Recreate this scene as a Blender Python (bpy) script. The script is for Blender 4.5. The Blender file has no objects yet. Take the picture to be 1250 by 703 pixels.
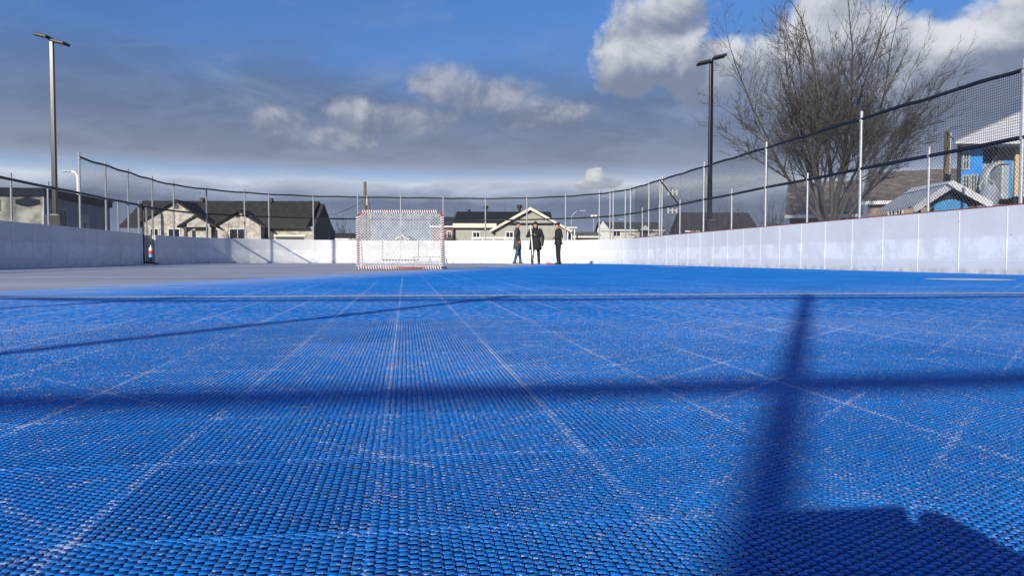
import bpy, bmesh, math, random
import numpy as np
from mathutils import Vector, Matrix
random.seed(7)
R = math.radians
scene = bpy.context.scene
COL = scene.collection
H_CAM, F = 0.237, 930.0
YAW, PITCH = R(8.0), math.atan(36.0/930.0)

# ------------------------------------------------------------------ camera
cam_d = bpy.data.cameras.new('camera'); cam = bpy.data.objects.new('camera', cam_d); COL.objects.link(cam)
cam_d.sensor_width = 36.0; cam_d.lens = F/1250.0*36.0
cam_d.clip_start = 0.02; cam_d.clip_end = 4000
fw = Vector((math.sin(YAW)*math.cos(PITCH), math.cos(YAW)*math.cos(PITCH), -math.sin(PITCH)))
rt = Vector((math.cos(YAW), -math.sin(YAW), 0)); up = rt.cross(fw)
ro = R(0.13)
rt2 = rt*math.cos(ro) + up*math.sin(ro); up2 = up*math.cos(ro) - rt*math.sin(ro)
m = Matrix((rt2, up2, -fw)).transposed().to_4x4(); m.translation = (0, 0, H_CAM)
cam.matrix_world = m
scene.camera = cam

def P(px, py, d):
    """world point seen at photo pixel (px,py) whose horizontal forward distance is d"""
    v = fw + rt2*((px-625.0)/F) + up2*((351.5-py)/F)
    hf = v.x*math.sin(YAW) + v.y*math.cos(YAW)
    return Vector((0, 0, H_CAM)) + v*(d/hf)
def G(px, d, z=0.0):
    p = P(px, 315, d); return Vector((p.x, p.y, z))

# ------------------------------------------------------------------ node helpers
class N:
    def __init__(s, nt): s.nt = nt; s.n = nt.nodes; s.l = nt.links
    def new(s, t, **k):
        n = s.n.new(t)
        for a, b in k.items(): setattr(n, a, b)
        return n
    def put(s, sock, v):
        if isinstance(v, bpy.types.NodeSocket): s.l.new(v, sock)
        elif v is not None: sock.default_value = v
    def math(s, op, a, b=None, c=None, clamp=False):
        n = s.new('ShaderNodeMath', operation=op, use_clamp=clamp)
        s.put(n.inputs[0], a)
        if b is not None: s.put(n.inputs[1], b)
        if c is not None: s.put(n.inputs[2], c)
        return n.outputs[0]
    def mix(s, f, a, b, mode='MIX'):
        n = s.new('ShaderNodeMix', data_type='RGBA', blend_type=mode); n.clamp_factor = True
        s.put(n.inputs[0], f)
        for i, v in ((6, a), (7, b)):
            if isinstance(v, (tuple, list)): v = tuple(v)[:3] + (1,)
            s.put(n.inputs[i], v)
        return n.outputs[2]
    def noise(s, vec, scale, detail=2, rough=.5, dist=0):
        n = s.new('ShaderNodeTexNoise'); s.put(n.inputs['Vector'], vec)
        n.inputs['Scale'].default_value = scale; n.inputs['Detail'].default_value = detail
        n.inputs['Roughness'].default_value = rough; n.inputs['Distortion'].default_value = dist
        return n.outputs[0]
    def xyz(s, v):
        n = s.new('ShaderNodeSeparateXYZ'); s.put(n.inputs[0], v); return n.outputs
    def comb(s, x, y, z=0.0):
        n = s.new('ShaderNodeCombineXYZ')
        for i, v in enumerate((x, y, z)): s.put(n.inputs[i], v)
        return n.outputs[0]
    def sm(s, v, a, b, to0=0.0, to1=1.0):
        n = s.new('ShaderNodeMapRange', interpolation_type='SMOOTHSTEP')
        s.put(n.inputs[0], v)
        for i, q in enumerate((a, b, to0, to1)): s.put(n.inputs[i+1], q)
        return n.outputs[0]
    def ramp(s, f, stops):
        n = s.new('ShaderNodeValToRGB'); s.put(n.inputs[0], f); e = n.color_ramp.elements
        while len(e) < len(stops): e.new(0.5)
        for q, (p, c) in zip(e, stops): q.position = p; q.color = tuple(c)+(1,)
        return n.outputs[0]
    def obj(s): return s.new('ShaderNodeTexCoord').outputs['Object']
    def bump(s, h, strength=.3, dist=.01):
        n = s.new('ShaderNodeBump'); n.inputs['Strength'].default_value = strength
        n.inputs['Distance'].default_value = dist; s.put(n.inputs['Height'], h); return n.outputs[0]

def newmat(name):
    m = bpy.data.materials.new(name); m.use_nodes = True
    n = N(m.node_tree); b = m.node_tree.nodes['Principled BSDF']
    return m, n, b
def mat(name, col, rough=.6, metal=0.0, var=.18, scale=6.0, bump=0.0, bscale=60, spec=None, stretch=None):
    m, n, b = newmat(name)
    o = n.obj()
    if stretch:
        mp = n.new('ShaderNodeMapping'); n.put(mp.inputs[0], o); mp.inputs['Scale'].default_value = stretch; o = mp.outputs[0]
    f = n.noise(o, scale, 5, .6)
    f = n.sm(f, .3, .7)
    lo = tuple(c*(1-var) for c in col); hi = tuple(min(1, c*(1+var)) for c in col)
    n.put(b.inputs['Base Color'], n.mix(f, lo, hi))
    b.inputs['Roughness'].default_value = rough; b.inputs['Metallic'].default_value = metal
    if spec is not None: b.inputs['Specular IOR Level'].default_value = spec
    if bump: n.put(b.inputs['Normal'], n.bump(n.noise(o, bscale, 3, .6), bump, .01))
    return m
def srgb(r, g, b):
    return tuple(((c/255+.055)/1.055)**2.4 if c > 10 else c/255/12.92 for c in (r, g, b))

M = {}
M['galv'] = mat('galvanised_steel', (.34, .35, .36), .5, .35, .16, 20)
M['black_rail'] = mat('black_rail', (.014, .014, .015), .5, 0, .3, 12)
M['black_pole'] = mat('black_gloss_paint', (.006, .006, .007), .24, 0, .3, 3, spec=.5)
M['net_cord'] = mat('black_net_cord', (.02, .02, .022), .8)
M['wire'] = mat('dark_fence_wire', (.17, .175, .18), .5, .3)
M['white_cord'] = mat('white_net_cord', (.74, .73, .70), .85, 0, .15, 9)
M['red_pipe'] = mat('red_pipe', (.27, .06, .055), .4, 0, .3, 30)
M['concrete'] = mat('concrete_grey', (.32, .31, .30), .9, 0, .2, 8, .4)
M['dark_block'] = mat('dark_block', (.05, .05, .055), .8)
M['white_paint'] = mat('white_trim', (.78, .77, .73), .6, 0, .06, 3)
M['cream_trim'] = mat('cream_trim', (.72, .68, .56), .6, 0, .06, 3)
M['dark_trim'] = mat('dark_trim', (.025, .024, .022), .6)
M['bark'] = mat('bark', (.078, .071, .065), .9, 0, .3, 10, .6, 40)
M['twig'] = mat('twig_bark', (.068, .061, .056), .9, 0, .3, 10)
M['wood_pole'] = mat('weathered_wood', (.16, .12, .085), .9, 0, .3, 8, .4, 40, stretch=(1, 1, .1))
M['beige_panel'] = mat('beige_plastic', (.62, .48, .27), .5, 0, .06)
M['play_blue'] = mat('blue_plastic', (.04, .27, .74), .4, 0, .1, 4)
M['light_blue'] = mat('light_blue_plastic', (.1, .42, .72), .45, 0, .1, 4)
M['grey_plastic'] = mat('grey_plastic', (.36, .39, .40), .45, 0, .12, 5)
M['play_post'] = mat('black_play_post', (.02, .02, .022), .5)
M['canopy'] = mat('canopy_fabric', (.62, .63, .63), .7, 0, .08, 4)
M['skin'] = mat('skin', (.5, .27, .19), .6, 0, .1, 20)
M['lips'] = mat('lips', (.3, .1, .08), .6)
M['eye'] = mat('eye', (.03, .025, .02), .3)
M['hair'] = mat('dark_hair', (.03, .022, .018), .8)
M['coat_grey'] = mat('charcoal_coat', (.055, .055, .058), .9, 0, .25, 12, .4)
M['coat_black'] = mat('black_parka', (.016, .015, .015), .85, 0, .3, 12, .4)
M['jacket_navy'] = mat('black_jacket', (.012, .013, .017), .8, 0, .3, 12, .4)
M['jeans'] = mat('blue_jeans', (.04, .09, .16), .9, 0, .3, 14, .3)
M['trousers'] = mat('black_trousers', (.012, .012, .014), .9, 0, .3, 14, .3)
M['shoe'] = mat('brown_shoe', (.05, .025, .018), .6)
M['boot'] = mat('black_boot', (.01, .01, .01), .6)
M['red_item'] = mat('red_plastic', (.65, .04, .03), .4)
M['sign_navy'] = mat('navy_sign', (.006, .011, .024), .7, 0, .6, 6, spec=.15)
M['grey_pipe'] = mat('blue_grey_pipe', (.3, .34, .4), .4, .3)

def brickmat(name, c1, c2, mortar, bw, bh, msize=.01, rough=.85, bias=0.0, extra=.25, bump=.5):
    m, n, b = newmat(name); o = n.obj(); x = n.xyz(o)
    uv = n.comb(n.math('ADD', x[0], x[1]), x[2])
    br = n.new('ShaderNodeTexBrick'); n.put(br.inputs['Vector'], uv)
    br.inputs['Color1'].default_value = tuple(c1)+(1,); br.inputs['Color2'].default_value = tuple(c2)+(1,)
    br.inputs['Mortar'].default_value = tuple(mortar)+(1,); br.inputs['Scale'].default_value = 1
    br.inputs['Mortar Size'].default_value = msize; br.inputs['Brick Width'].default_value = bw
    br.inputs['Row Height'].default_value = bh; br.inputs['Bias'].default_value = bias
    f = n.sm(n.noise(o, 3.0, 5, .6), .3, .7, 1-extra, 1+extra*.5)
    mul = n.new('ShaderNodeVectorMath', operation='SCALE'); n.put(mul.inputs[0], br.outputs[0]); n.put(mul.inputs['Scale'], f)
    n.put(b.inputs['Base Color'], mul.outputs[0]); b.inputs['Roughness'].default_value = rough
    n.put(b.inputs['Normal'], n.bump(br.outputs[1], -bump, .01))
    return m
M['stone'] = brickmat('stone_veneer', (.60, .555, .47), (.33, .305, .26), (.5, .46, .4), .55, .2, .012, bias=-.15)
M['tan_brick'] = brickmat('tan_brick', (.4, .26, .17), (.3, .19, .13), (.38, .34, .3), .22, .075)
M['red_brick'] = brickmat('red_brick', (.3, .13, .08), (.22, .1, .065), (.3, .26, .22), .22, .075)
def shingle(name, c):
    return brickmat(name, c, tuple(q*.62 for q in c), tuple(q*.45 for q in c), .45, .13, .012, .95, 0, .35, .3)
M['roof_dark'] = shingle('dark_shingles', (.055, .054, .049))
M['roof_black'] = shingle('black_shingles', (.02, .021, .024))
M['roof_grey'] = shingle('grey_shingles', (.075, .073, .075))
M['roof_brown'] = shingle('brown_shingles', (.27, .215, .165))
def siding(name, c, pitch=.15, vert=False):
    m, n, b = newmat(name); o = n.obj(); x = n.xyz(o)
    q = n.math('ADD', x[0], x[1]) if vert else x[2]
    fr = n.math('FRACT', n.math('DIVIDE', q, pitch))
    line = n.sm(fr, .0, .12, .62, 1.0)
    f = n.math('MULTIPLY', line, n.sm(n.noise(o, 1.5, 5, .6), .3, .7, .88, 1.05))
    mul = n.new('ShaderNodeVectorMath', operation='SCALE'); mul.inputs[0].default_value = c; n.put(mul.inputs['Scale'], f)
    n.put(b.inputs['Base Color'], mul.outputs[0]); b.inputs['Roughness'].default_value = .7
    n.put(b.inputs['Normal'], n.bump(fr, .25, .02)); return m
M['siding_sage'] = siding('sage_siding', (.42, .41, .35))
M['siding_cream'] = siding('cream_siding', (.6, .57, .48))
M['siding_white'] = siding('white_siding', (.66, .65, .62))
M['siding_dark'] = siding('charcoal_siding', (.05, .052, .055))
M['siding_trailer'] = siding('grey_metal_cladding', (.28, .29, .31), .3, True)
def stucco():
    m, n, b = newmat('dappled_shade_stucco'); o = n.obj()
    n.put(b.inputs['Base Color'], n.mix(n.sm(n.noise(o, .9, 4, .55), .42, .6), (.15, .15, .135), (.42, .41, .36)))  # dark blotches paint dappled tree shade into the wall colour
    b.inputs['Roughness'].default_value = .9
    n.put(b.inputs['Normal'], n.bump(n.noise(o, 40, 3), .4, .01)); return m
M['stucco'] = stucco()
def glass():
    m, n, b = newmat('window_glass')
    b.inputs['Base Color'].default_value = (.012, .014, .018, 1); b.inputs['Roughness'].default_value = .08
    n.put(b.inputs['Normal'], n.bump(n.noise(n.obj(), 1.2, 2), .05, .05)); return m
M['glass'] = glass()

# --- rink boards: white plastic with scuffs, lower band, puck marks
def board_mat():
    m, n, b = newmat('white_rink_board'); o = n.obj(); x = n.xyz(o)
    base = n.mix(n.sm(n.noise(o, .55, 6, .62), .32, .68), (.76, .75, .72), (.85, .84, .81))
    st = n.comb(n.math('MULTIPLY', n.math('ADD', x[0], x[1]), .6), n.math('MULTIPLY', x[2], 5.0))
    streak = n.sm(n.noise(st, 1.2, 6, .7), .5, .72)
    base = n.mix(n.math('MULTIPLY', streak, .25), base, (.64, .66, .69))
    band = n.math('MULTIPLY', n.sm(x[2], .60, .66, 1, 0), n.sm(x[2], .23, .27))
    base = n.mix(n.math('MULTIPLY', band, n.sm(n.noise(o, 1.7, 5, .65), .42, .6, .15, .8)), n.mix(1.0, base, (.86, .87, .89), 'MULTIPLY'), (.90, .895, .88))
    up_ = n.comb(n.math('MULTIPLY', x[0], 6), n.math('MULTIPLY', x[1], 6), n.math('MULTIPLY', x[2], .7))
    base = n.mix(n.math('MULTIPLY', n.sm(n.noise(up_, 1.5, 5, .7), .5, .8), .22), base, (.5, .5, .5))
    ln = n.math('SUBTRACT', 1.0, n.sm(n.math('ABSOLUTE', n.math('SUBTRACT', x[2], .225)), .008, .014))
    base = n.mix(n.math('MULTIPLY', ln, .55), base, (.8, .8, .8))
    spk = n.sm(n.noise(o, 13, 2, .5), .70, .74)
    base = n.mix(n.math('MULTIPLY', spk, .5), base, (.2, .2, .2))
    sc = n.comb(n.math('MULTIPLY', n.math('ADD', x[0], x[1]), 2.2), n.math('MULTIPLY', x[2], 16.0))
    scuff = n.math('MULTIPLY', n.sm(n.noise(sc, 1.6, 4, .6, 1.2), .66, .72), n.sm(x[2], .75, .25, .15, .8))
    base = n.mix(n.math('MULTIPLY', scuff, .45), base, (.34, .35, .37))
    low = n.sm(x[2], .0, .14, 1, 0)
    base = n.mix(n.math('MULTIPLY', low, n.sm(n.noise(o, 4, 5), .35, .7)), base, (.42, .43, .45))
    n.put(b.inputs['Base Color'], base); b.inputs['Roughness'].default_value = .42
    n.put(b.inputs['Normal'], n.bump(n.noise(o, 2.2, 4), .12, .03)); return m
M['board'] = board_mat()
def shade_tint_board():
    m = M['board'].copy(); m.name = 'shade_tint_rink_board'; n = N(m.node_tree); b = m.node_tree.nodes['Principled BSDF']
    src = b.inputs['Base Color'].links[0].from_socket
    n.put(b.inputs['Base Color'], n.mix(1.0, src, (.86, .88, .92), 'MULTIPLY')); return m  # same board tinted darker and bluer to paint in the left side's shade
M['shade_tint_board'] = shade_tint_board()
M['board_strip'] = mat('white_joint_strip', (.84, .84, .84), .5, 0, .06)
M['board_cap'] = mat('dull_red_cap', (.3, .07, .05), .6)

# --- court tiles
NXO = -2.03
def dust_nodes(n, o, far=False):
    x = n.xyz(o)
    st = n.comb(n.math('MULTIPLY', x[0], 1.0), n.math('MULTIPLY', x[1], 1.25), x[2])
    fine = n.noise(st, 300 if not far else 30, 3, .65)
    med = n.noise(st, 22, 4, .65)
    big = n.noise(o, .9, 4, .55)
    def lines(q, off, pitch, w0, w1):
        fr = n.math('FRACT', n.math('DIVIDE', n.math('ADD', q, off), pitch))
        d = n.math('MULTIPLY', n.math('SUBTRACT', .5, n.math('ABSOLUTE', n.math('SUBTRACT', fr, .5))), pitch)
        return n.sm(d, w0, w1, 1, 0)
    gate = n.sm(n.noise(n.comb(x[0], n.math('MULTIPLY', x[1], .35)), 1.6, 3), .38, .6)
    gate2 = n.sm(n.noise(n.comb(x[1], n.math('MULTIPLY', x[0], .6), 3.0), 2.3, 3), .45, .6)
    sx = lines(x[0], .03, .25, .002, .009)
    sy = lines(x[1], -.17, .25, .002, .009)
    dg = lines(n.math('SUBTRACT', x[1], x[0]), .06, .25, .003, .012)
    dg2 = lines(n.math('ADD', x[1], x[0]), .1, .5, .003, .011)
    wide = lines(x[0], .03, .25, .0, .05)
    t = n.math('MULTIPLY', sx, n.math('MULTIPLY_ADD', gate, .09, .02))
    t = n.math('ADD', t, n.math('MULTIPLY', n.math('MULTIPLY', sy, gate2), .05))
    t = n.math('ADD', t, n.math('MULTIPLY', n.math('MULTIPLY', dg, gate), .085))
    t = n.math('ADD', t, n.math('MULTIPLY', n.math('MULTIPLY', dg2, gate2), .08))
    t = n.math('ADD', t, n.math('MULTIPLY', wide, .012))
    t = n.math('ADD', t, n.math('MULTIPLY', n.math('SUBTRACT', big, .5), .22))
    t = n.math('ADD', t, n.math('MULTIPLY', n.math('SUBTRACT', med, .5), .30))
    # cleaner away from the camera end, dustiest a few metres in
    yy = n.math('ADD', n.sm(x[1], .5, 2.2, .02, .085), n.sm(x[1], 4.5, 9.0, 0, -.09))
    t = n.math('ADD', t, yy)
    s = n.math('ADD', fine, t)
    # dust packs along the grooves between the columns
    fx = n.math('FRACT', n.math('DIVIDE', n.math('ADD', x[0], -NXO), .0088))
    gr = n.sm(n.math('ABSOLUTE', n.math('SUBTRACT', fx, .5)), .34, .47)
    s = n.math('ADD', s, n.math('MULTIPLY', gr, n.sm(x[1], 1.5, 4.0, .065, .0)))
    return n.sm(s, .61, .70), big, med, sx, x
def tile_mat(name, far):
    m, n, b = newmat(name); o = n.obj()
    dust, big, med, sx, x = dust_nodes(n, o, far)
    blue = n.mix(n.sm(big, .3, .7), (.006, .200, .64), (.012, .250, .77))
    blue = n.mix(n.sm(med, .3, .75), blue, (.004, .145, .49))
    wn = n.new('ShaderNodeTexWhiteNoise', noise_dimensions='2D')
    n.put(wn.inputs['Vector'], n.comb(n.math('FLOOR', n.math('DIVIDE', n.math('ADD', x[0], .03), .25)), n.math('FLOOR', n.math('DIVIDE', n.math('ADD', x[1], -.17), .25))))
    blue = n.mix(n.math('MULTIPLY', wn.outputs['Value'], .30), blue, (.002, .085, .33))
    if far:
        # same ribbed lattice, read as colour at grazing distance
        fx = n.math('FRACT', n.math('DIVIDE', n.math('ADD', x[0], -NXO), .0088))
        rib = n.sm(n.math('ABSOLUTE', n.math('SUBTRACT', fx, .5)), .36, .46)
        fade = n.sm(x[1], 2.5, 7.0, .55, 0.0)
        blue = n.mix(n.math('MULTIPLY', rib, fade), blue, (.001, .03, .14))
        fleck = n.sm(n.noise(n.comb(n.math('MULTIPLY', x[0], .8), n.math('MULTIPLY', x[1], .22)), 55, 2), .66, .72)
        dust = n.math('MAXIMUM', n.math('MULTIPLY', dust, .55), n.math('MULTIPLY', fleck, n.sm(x[1], 5, 10, .7, .1)))
        dust = n.math('MAXIMUM', dust, n.math('MULTIPLY', n.math('MULTIPLY', sx, n.sm(n.noise(n.comb(x[0], n.math('MULTIPLY', x[1], .12)), 1.9, 2), .36, .6, .15, 1)), n.sm(x[1], 6, 30, .42, .05)))
    if far:
        edge_d = n.math('SUBTRACT', x[0], n.math('MULTIPLY_ADD', n.math('SUBTRACT', x[1], 5.6), .335, -2.85))
        pale = n.math('MULTIPLY', n.sm(edge_d, 0.0, 1.7, 1, 0), n.sm(n.noise(n.comb(n.math('MULTIPLY', x[0], .5), n.math('MULTIPLY', x[1], 1.6)), 3, 4, .6), .3, .7, .35, 1.0))
        dust = n.math('MAXIMUM', dust, n.math('MULTIPLY', pale, .75))
    col = n.mix(n.math('MULTIPLY', dust, .72), blue, (.50, .54, .66))
    n.put(b.inputs['Base Color'], col)
    b.inputs['Roughness'].default_value = .5 if not far else .62
    b.inputs['Specular IOR Level'].default_value = .35 if not far else .22
    if far:     # mean facing of the rib fronts over many small ribs
        va = n.new('ShaderNodeVectorMath', operation='ADD'); n.put(va.inputs[0], n.bump(n.noise(o, 60, 3), .35, .01)); va.inputs[1].default_value = (0, -.42, 0)
        vn = n.new('ShaderNodeVectorMath', operation='NORMALIZE'); n.put(vn.inputs[0], va.outputs[0]); n.put(b.inputs['Normal'], vn.outputs[0])
    return m
M['tile'] = tile_mat('blue_sport_tile', False)
M['tile_far'] = tile_mat('blue_sport_tile_flat', True)
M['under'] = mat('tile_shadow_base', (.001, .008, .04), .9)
def slab_mat():
    m, n, b = newmat('dusty_concrete_slab'); o = n.obj(); x = n.xyz(o)
    a = n.sm(n.noise(o, .35, 6, .6), .3, .7)
    streak = n.sm(n.noise(n.comb(n.math('MULTIPLY', x[0], .12), n.math('MULTIPLY', x[1], 1.1)), .8, 5, .6), .4, .66)
    c = n.mix(a, (.35, .36, .38), (.49, .49, .51)); c = n.mix(n.math('MULTIPLY', streak, .6), c, (.66, .66, .69))
    n.put(b.inputs['Base Color'], c); b.inputs['Roughness'].default_value = .6
    n.put(b.inputs['Normal'], n.bump(n.noise(o, 30, 4), .2, .01)); return m
M['slab'] = slab_mat()
def grass_mat():
    m, n, b = newmat('autumn_grass'); o = n.obj()
    c = n.mix(n.sm(n.noise(o, .4, 6, .65), .35, .65), (.05, .07, .02), (.11, .10, .045))
    c = n.mix(n.sm(n.noise(o, 30, 4), .4, .7), c, (.07, .06, .03))
    n.put(b.inputs['Base Color'], c); b.inputs['Roughness'].default_value = 1
    n.put(b.inputs['Normal'], n.bump(n.noise(o, 50, 4), .8, .03)); return m
M['grass'] = grass_mat()
M['asphalt'] = mat('asphalt', (.05, .05, .052), .9, 0, .2, 2, .4)
def mark_mat():
    m, n, b = newmat('worn_white_marking'); o = n.obj()
    n.put(b.inputs['Base Color'], n.mix(n.sm(n.noise(o, 14, 5, .7), .38, .5), (.35, .45, .6), (.82, .83, .84)))
    b.inputs['Roughness'].default_value = .6; return m
M['marking'] = mark_mat()
def line_mat():
    m, n, b = newmat('faded_white_line'); o = n.obj()
    n.put(b.inputs['Base Color'], n.mix(n.sm(n.noise(o, 40, 4, .7), .36, .62), (.16, .28, .52), (.72, .76, .80)))
    b.inputs['Roughness'].default_value = .6; return m
M['line'] = line_mat()

# ------------------------------------------------------------------ mesh helpers
class MB:
    def __init__(s): s.v = []; s.f = []
    def add(s, vs, fs):
        k = len(s.v); s.v += [tuple(v) for v in vs]; s.f += [tuple(i+k for i in f) for f in fs]; return s
    def box(s, x0, x1, y0, y1, z0, z1):
        return s.add([(x0,y0,z0),(x1,y0,z0),(x1,y1,z0),(x0,y1,z0),(x0,y0,z1),(x1,y0,z1),(x1,y1,z1),(x0,y1,z1)],
                     [(0,3,2,1),(4,5,6,7),(0,1,5,4),(1,2,6,5),(2,3,7,6),(3,0,4,7)])
    def obox(s, c, half, ax):       # oriented box: centre, half sizes, three axis vectors
        vs = []
        for sz in (-1, 1):
            for sx, sy in ((-1,-1),(1,-1),(1,1),(-1,1)):
                vs.append(Vector(c)+ax[0]*sx*half[0]+ax[1]*sy*half[1]+ax[2]*sz*half[2])
        return s.add(vs, [(0,3,2,1),(4,5,6,7),(0,1,5,4),(1,2,6,5),(2,3,7,6),(3,0,4,7)])
    def tube(s, pts, rad, n=8, cap=True):
        pts = [Vector(p) for p in pts]
        if not isinstance(rad, (list, tuple)): rad = [rad]*len(pts)
        k0 = len(s.v); ref = None
        for i, p in enumerate(pts):
            a = pts[max(0, i-1)]; b = pts[min(len(pts)-1, i+1)]
            t = (b-a)
            if t.length < 1e-9: t = Vector((0,0,1))
            t.normalize()
            if ref is None:
                ref = t.orthogonal().normalized() if abs(t.z) > .9 else t.cross(Vector((0,0,1))).normalized()
            u = (ref - t*ref.dot(t))
            u = u.normalized() if u.length > 1e-6 else t.orthogonal().normalized()
            ref = u; w = t.cross(u)
            for j in range(n):
                a_ = 2*math.pi*j/n
                s.v.append(tuple(p + (u*math.cos(a_) + w*math.sin(a_))*rad[i]))
        for i in range(len(pts)-1):
            for j in range(n):
                a = k0+i*n+j; b = k0+i*n+(j+1) % n
                s.f.append((a, b, b+n, a+n))
        if cap:
            s.f.append(tuple(k0+j for j in reversed(range(n))))
            s.f.append(tuple(k0+(len(pts)-1)*n+j for j in range(n)))
        return s
    def loft(s, rings, cap=True):
        k0 = len(s.v); n = len(rings[0])
        for r in rings: s.v += [tuple(p) for p in r]
        for i in range(len(rings)-1):
            for j in range(n):
                a = k0+i*n+j; b = k0+i*n+(j+1) % n
                s.f.append((a, b, b+n, a+n))
        if cap:
            s.f.append(tuple(k0+j for j in reversed(range(n)))); s.f.append(tuple(k0+(len(rings)-1)*n+j for j in range(n)))
        return s
    def ellipsoid(s, c, r, nu=14, nv=9, rot=None):
        rings = []
        for i in range(nv+1):
            th = math.pi*(i/nv*.98+.01); ring = []
            for j in range(nu):
                ph = 2*math.pi*j/nu
                v = Vector((r[0]*math.sin(th)*math.cos(ph), r[1]*math.sin(th)*math.sin(ph), -r[2]*math.cos(th)))
                if rot: v = rot @ v
                ring.append(Vector(c)+v)
            rings.append(ring)
        return s.loft(rings)
    def prism_y(s, poly, y0, y1):   # polygon in xz extruded along y
        n = len(poly); vs = [(x, y0, z) for x, z in poly] + [(x, y1, z) for x, z in poly]
        return s.add(vs, [tuple(range(n)), tuple(reversed(range(n, 2*n)))] + [(i, i+n, (i+1) % n+n, (i+1) % n) for i in range(n)])
    def prism_x(s, poly, x0, x1):   # polygon in yz extruded along x
        n = len(poly); vs = [(x0, y, z) for y, z in poly] + [(x1, y, z) for y, z in poly]
        return s.add(vs, [tuple(reversed(range(n))), tuple(range(n, 2*n))] + [(i, (i+1) % n, (i+1) % n+n, i+n) for i in range(n)])
    def wire(s, a, b, w):
        return s.tube([a, b], w*.58, 3, False)
    def build(s, name, mt, parent=None, smooth=False, local=False, bevel=0, **tags):
        off = Vector((0, 0, 0))
        if parent is not None and not local:
            r = parent
            while r.parent: r = r.parent
            off = r.location
        me = bpy.data.meshes.new(name)
        me.from_pydata([(v[0]-off.x, v[1]-off.y, v[2]-off.z) for v in s.v] if off.length else s.v, [], s.f)
        me.update()
        if smooth: me.polygons.foreach_set('use_smooth', [True]*len(me.polygons))
        me.materials.append(M[mt] if isinstance(mt, str) else mt)
        o = bpy.data.objects.new(name, me); COL.objects.link(o); o.parent = parent
        if bevel:
            b = o.modifiers.new('bevel', 'BEVEL'); b.width = bevel; b.segments = 2; b.limit_method = 'ANGLE'
        tag(o, **tags); return o

def tag(o, label=None, cat=None, group=None, kind=None):
    for k, v in (('label', label), ('category', cat), ('group', group), ('kind', kind)):
        if v: o[k] = v
    return o
def thing(name, label, cat, loc=(0, 0, 0), rz=0, group=None):
    o = bpy.data.objects.new(name, None); COL.objects.link(o); o.empty_display_size = .2
    o.location = loc; o.rotation_euler = (0, 0, rz); return tag(o, label, cat, group)
def copy_tree(o, parent=None):
    c = o.copy(); COL.objects.link(c); c.parent = parent
    for ch in list(o.children):
        copy_tree(ch, c)
    return c

# ------------------------------------------------------------------ world + sun
SUN_AZ, SUN_EL = R(29.6), R(17.3)     # azimuth (from +Y towards +X) the light travels to
sd = bpy.data.lights.new('sun', 'SUN'); sd.energy = 5.0; sd.angle = R(.5); sd.color = (1, .93, .82)
so = bpy.data.objects.new('sun', sd); COL.objects.link(so)
ldir = Vector((math.sin(SUN_AZ)*math.cos(SUN_EL), math.cos(SUN_AZ)*math.cos(SUN_EL), -math.sin(SUN_EL)))
so.rotation_euler = ldir.to_track_quat('-Z', 'Y').to_euler(); so.location = -ldir*60

w = bpy.data.worlds.new('World'); scene.world = w; w.use_nodes = True
n = N(w.node_tree); bg = w.node_tree.nodes['Background']; bg.inputs[1].default_value = .1
sky = n.new('ShaderNodeTexSky', sky_type='NISHITA'); sky.sun_disc = False
sky.sun_elevation = SUN_EL; sky.sun_rotation = SUN_AZ + math.pi
sky.air_density = 1.0; sky.dust_density = .3; sky.ozone_density = 2.5
gen = n.new('ShaderNodeTexCoord').outputs['Generated']; g = n.xyz(gen)
DEG = 180/math.pi
U = n.math('SUBTRACT', n.math('MULTIPLY', n.math('ARCTAN2', g[0], g[1]), DEG), 8.0)
V = n.math('MULTIPLY', n.math('ARCSINE', g[2]), DEG)
def uv(px, py):
    u = math.atan((px-625)/F); return u*DEG, math.atan((315.5-py)*math.cos(u)/F)*DEG
cv = n.comb(U, V)
cs = n.comb(n.math('MULTIPLY', U, .30), V)                    # stretched for layered cloud
nb = n.noise(cv, .22, 7, .58, .3)
nb2m = n.new('ShaderNodeVectorMath', operation='ADD'); n.put(nb2m.inputs[0], cv); nb2m.inputs[1].default_value = (-.55, .75, 0)
nb2 = n.noise(nb2m.outputs[0], .22, 7, .58, .3)
relief = n.math('SUBTRACT', nb, nb2)
streak = n.noise(cs, .42, 5, .58, .4)
soft = n.noise(cs, .14, 5, .5, .5)
dU = n.math('ADD', U, n.math('MULTIPLY', n.math('SUBTRACT', n.noise(cv, .5, 3), .5), 3.0))
def blobs(lst, noise, amp, dens=.30):
    out = None; lit = None
    for px, py, rx, ry in lst:
        u0, v0 = uv(px, py); ru, rv = rx/16.0, ry/16.0
        a = n.math('DIVIDE', n.math('SUBTRACT', dU, u0), ru); b = n.math('DIVIDE', n.math('SUBTRACT', V, v0), rv)
        # flatter underside
        r = n.math('SQRT', n.math('ADD', n.math('MULTIPLY', a, a), n.math('MULTIPLY', b, b)))
        q = n.math('SUBTRACT', 1.0, r)
        out = q if out is None else n.math('SMOOTH_MAX', out, q, .15)
        l = n.math('MULTIPLY', n.sm(q, -.3, .3), n.math('SUBTRACT', b, n.math('MULTIPLY', a, .35)))
        lit = l if lit is None else n.math('ADD', lit, l)
    d = n.math('ADD', out, n.math('MULTIPLY', n.math('SUBTRACT', noise, .5), amp))
    return n.sm(d, 0.02, dens), lit
big_c, big_l = blobs([(800,52,72,66),(852,88,62,46),(768,92,46,34),(825,12,40,30),(958,92,80,55),(1020,45,85,55),(1090,72,85,50),(1160,95,95,45),(1218,58,84,62),(1252,25,55,45)], nb, 1.15, .34)
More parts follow.
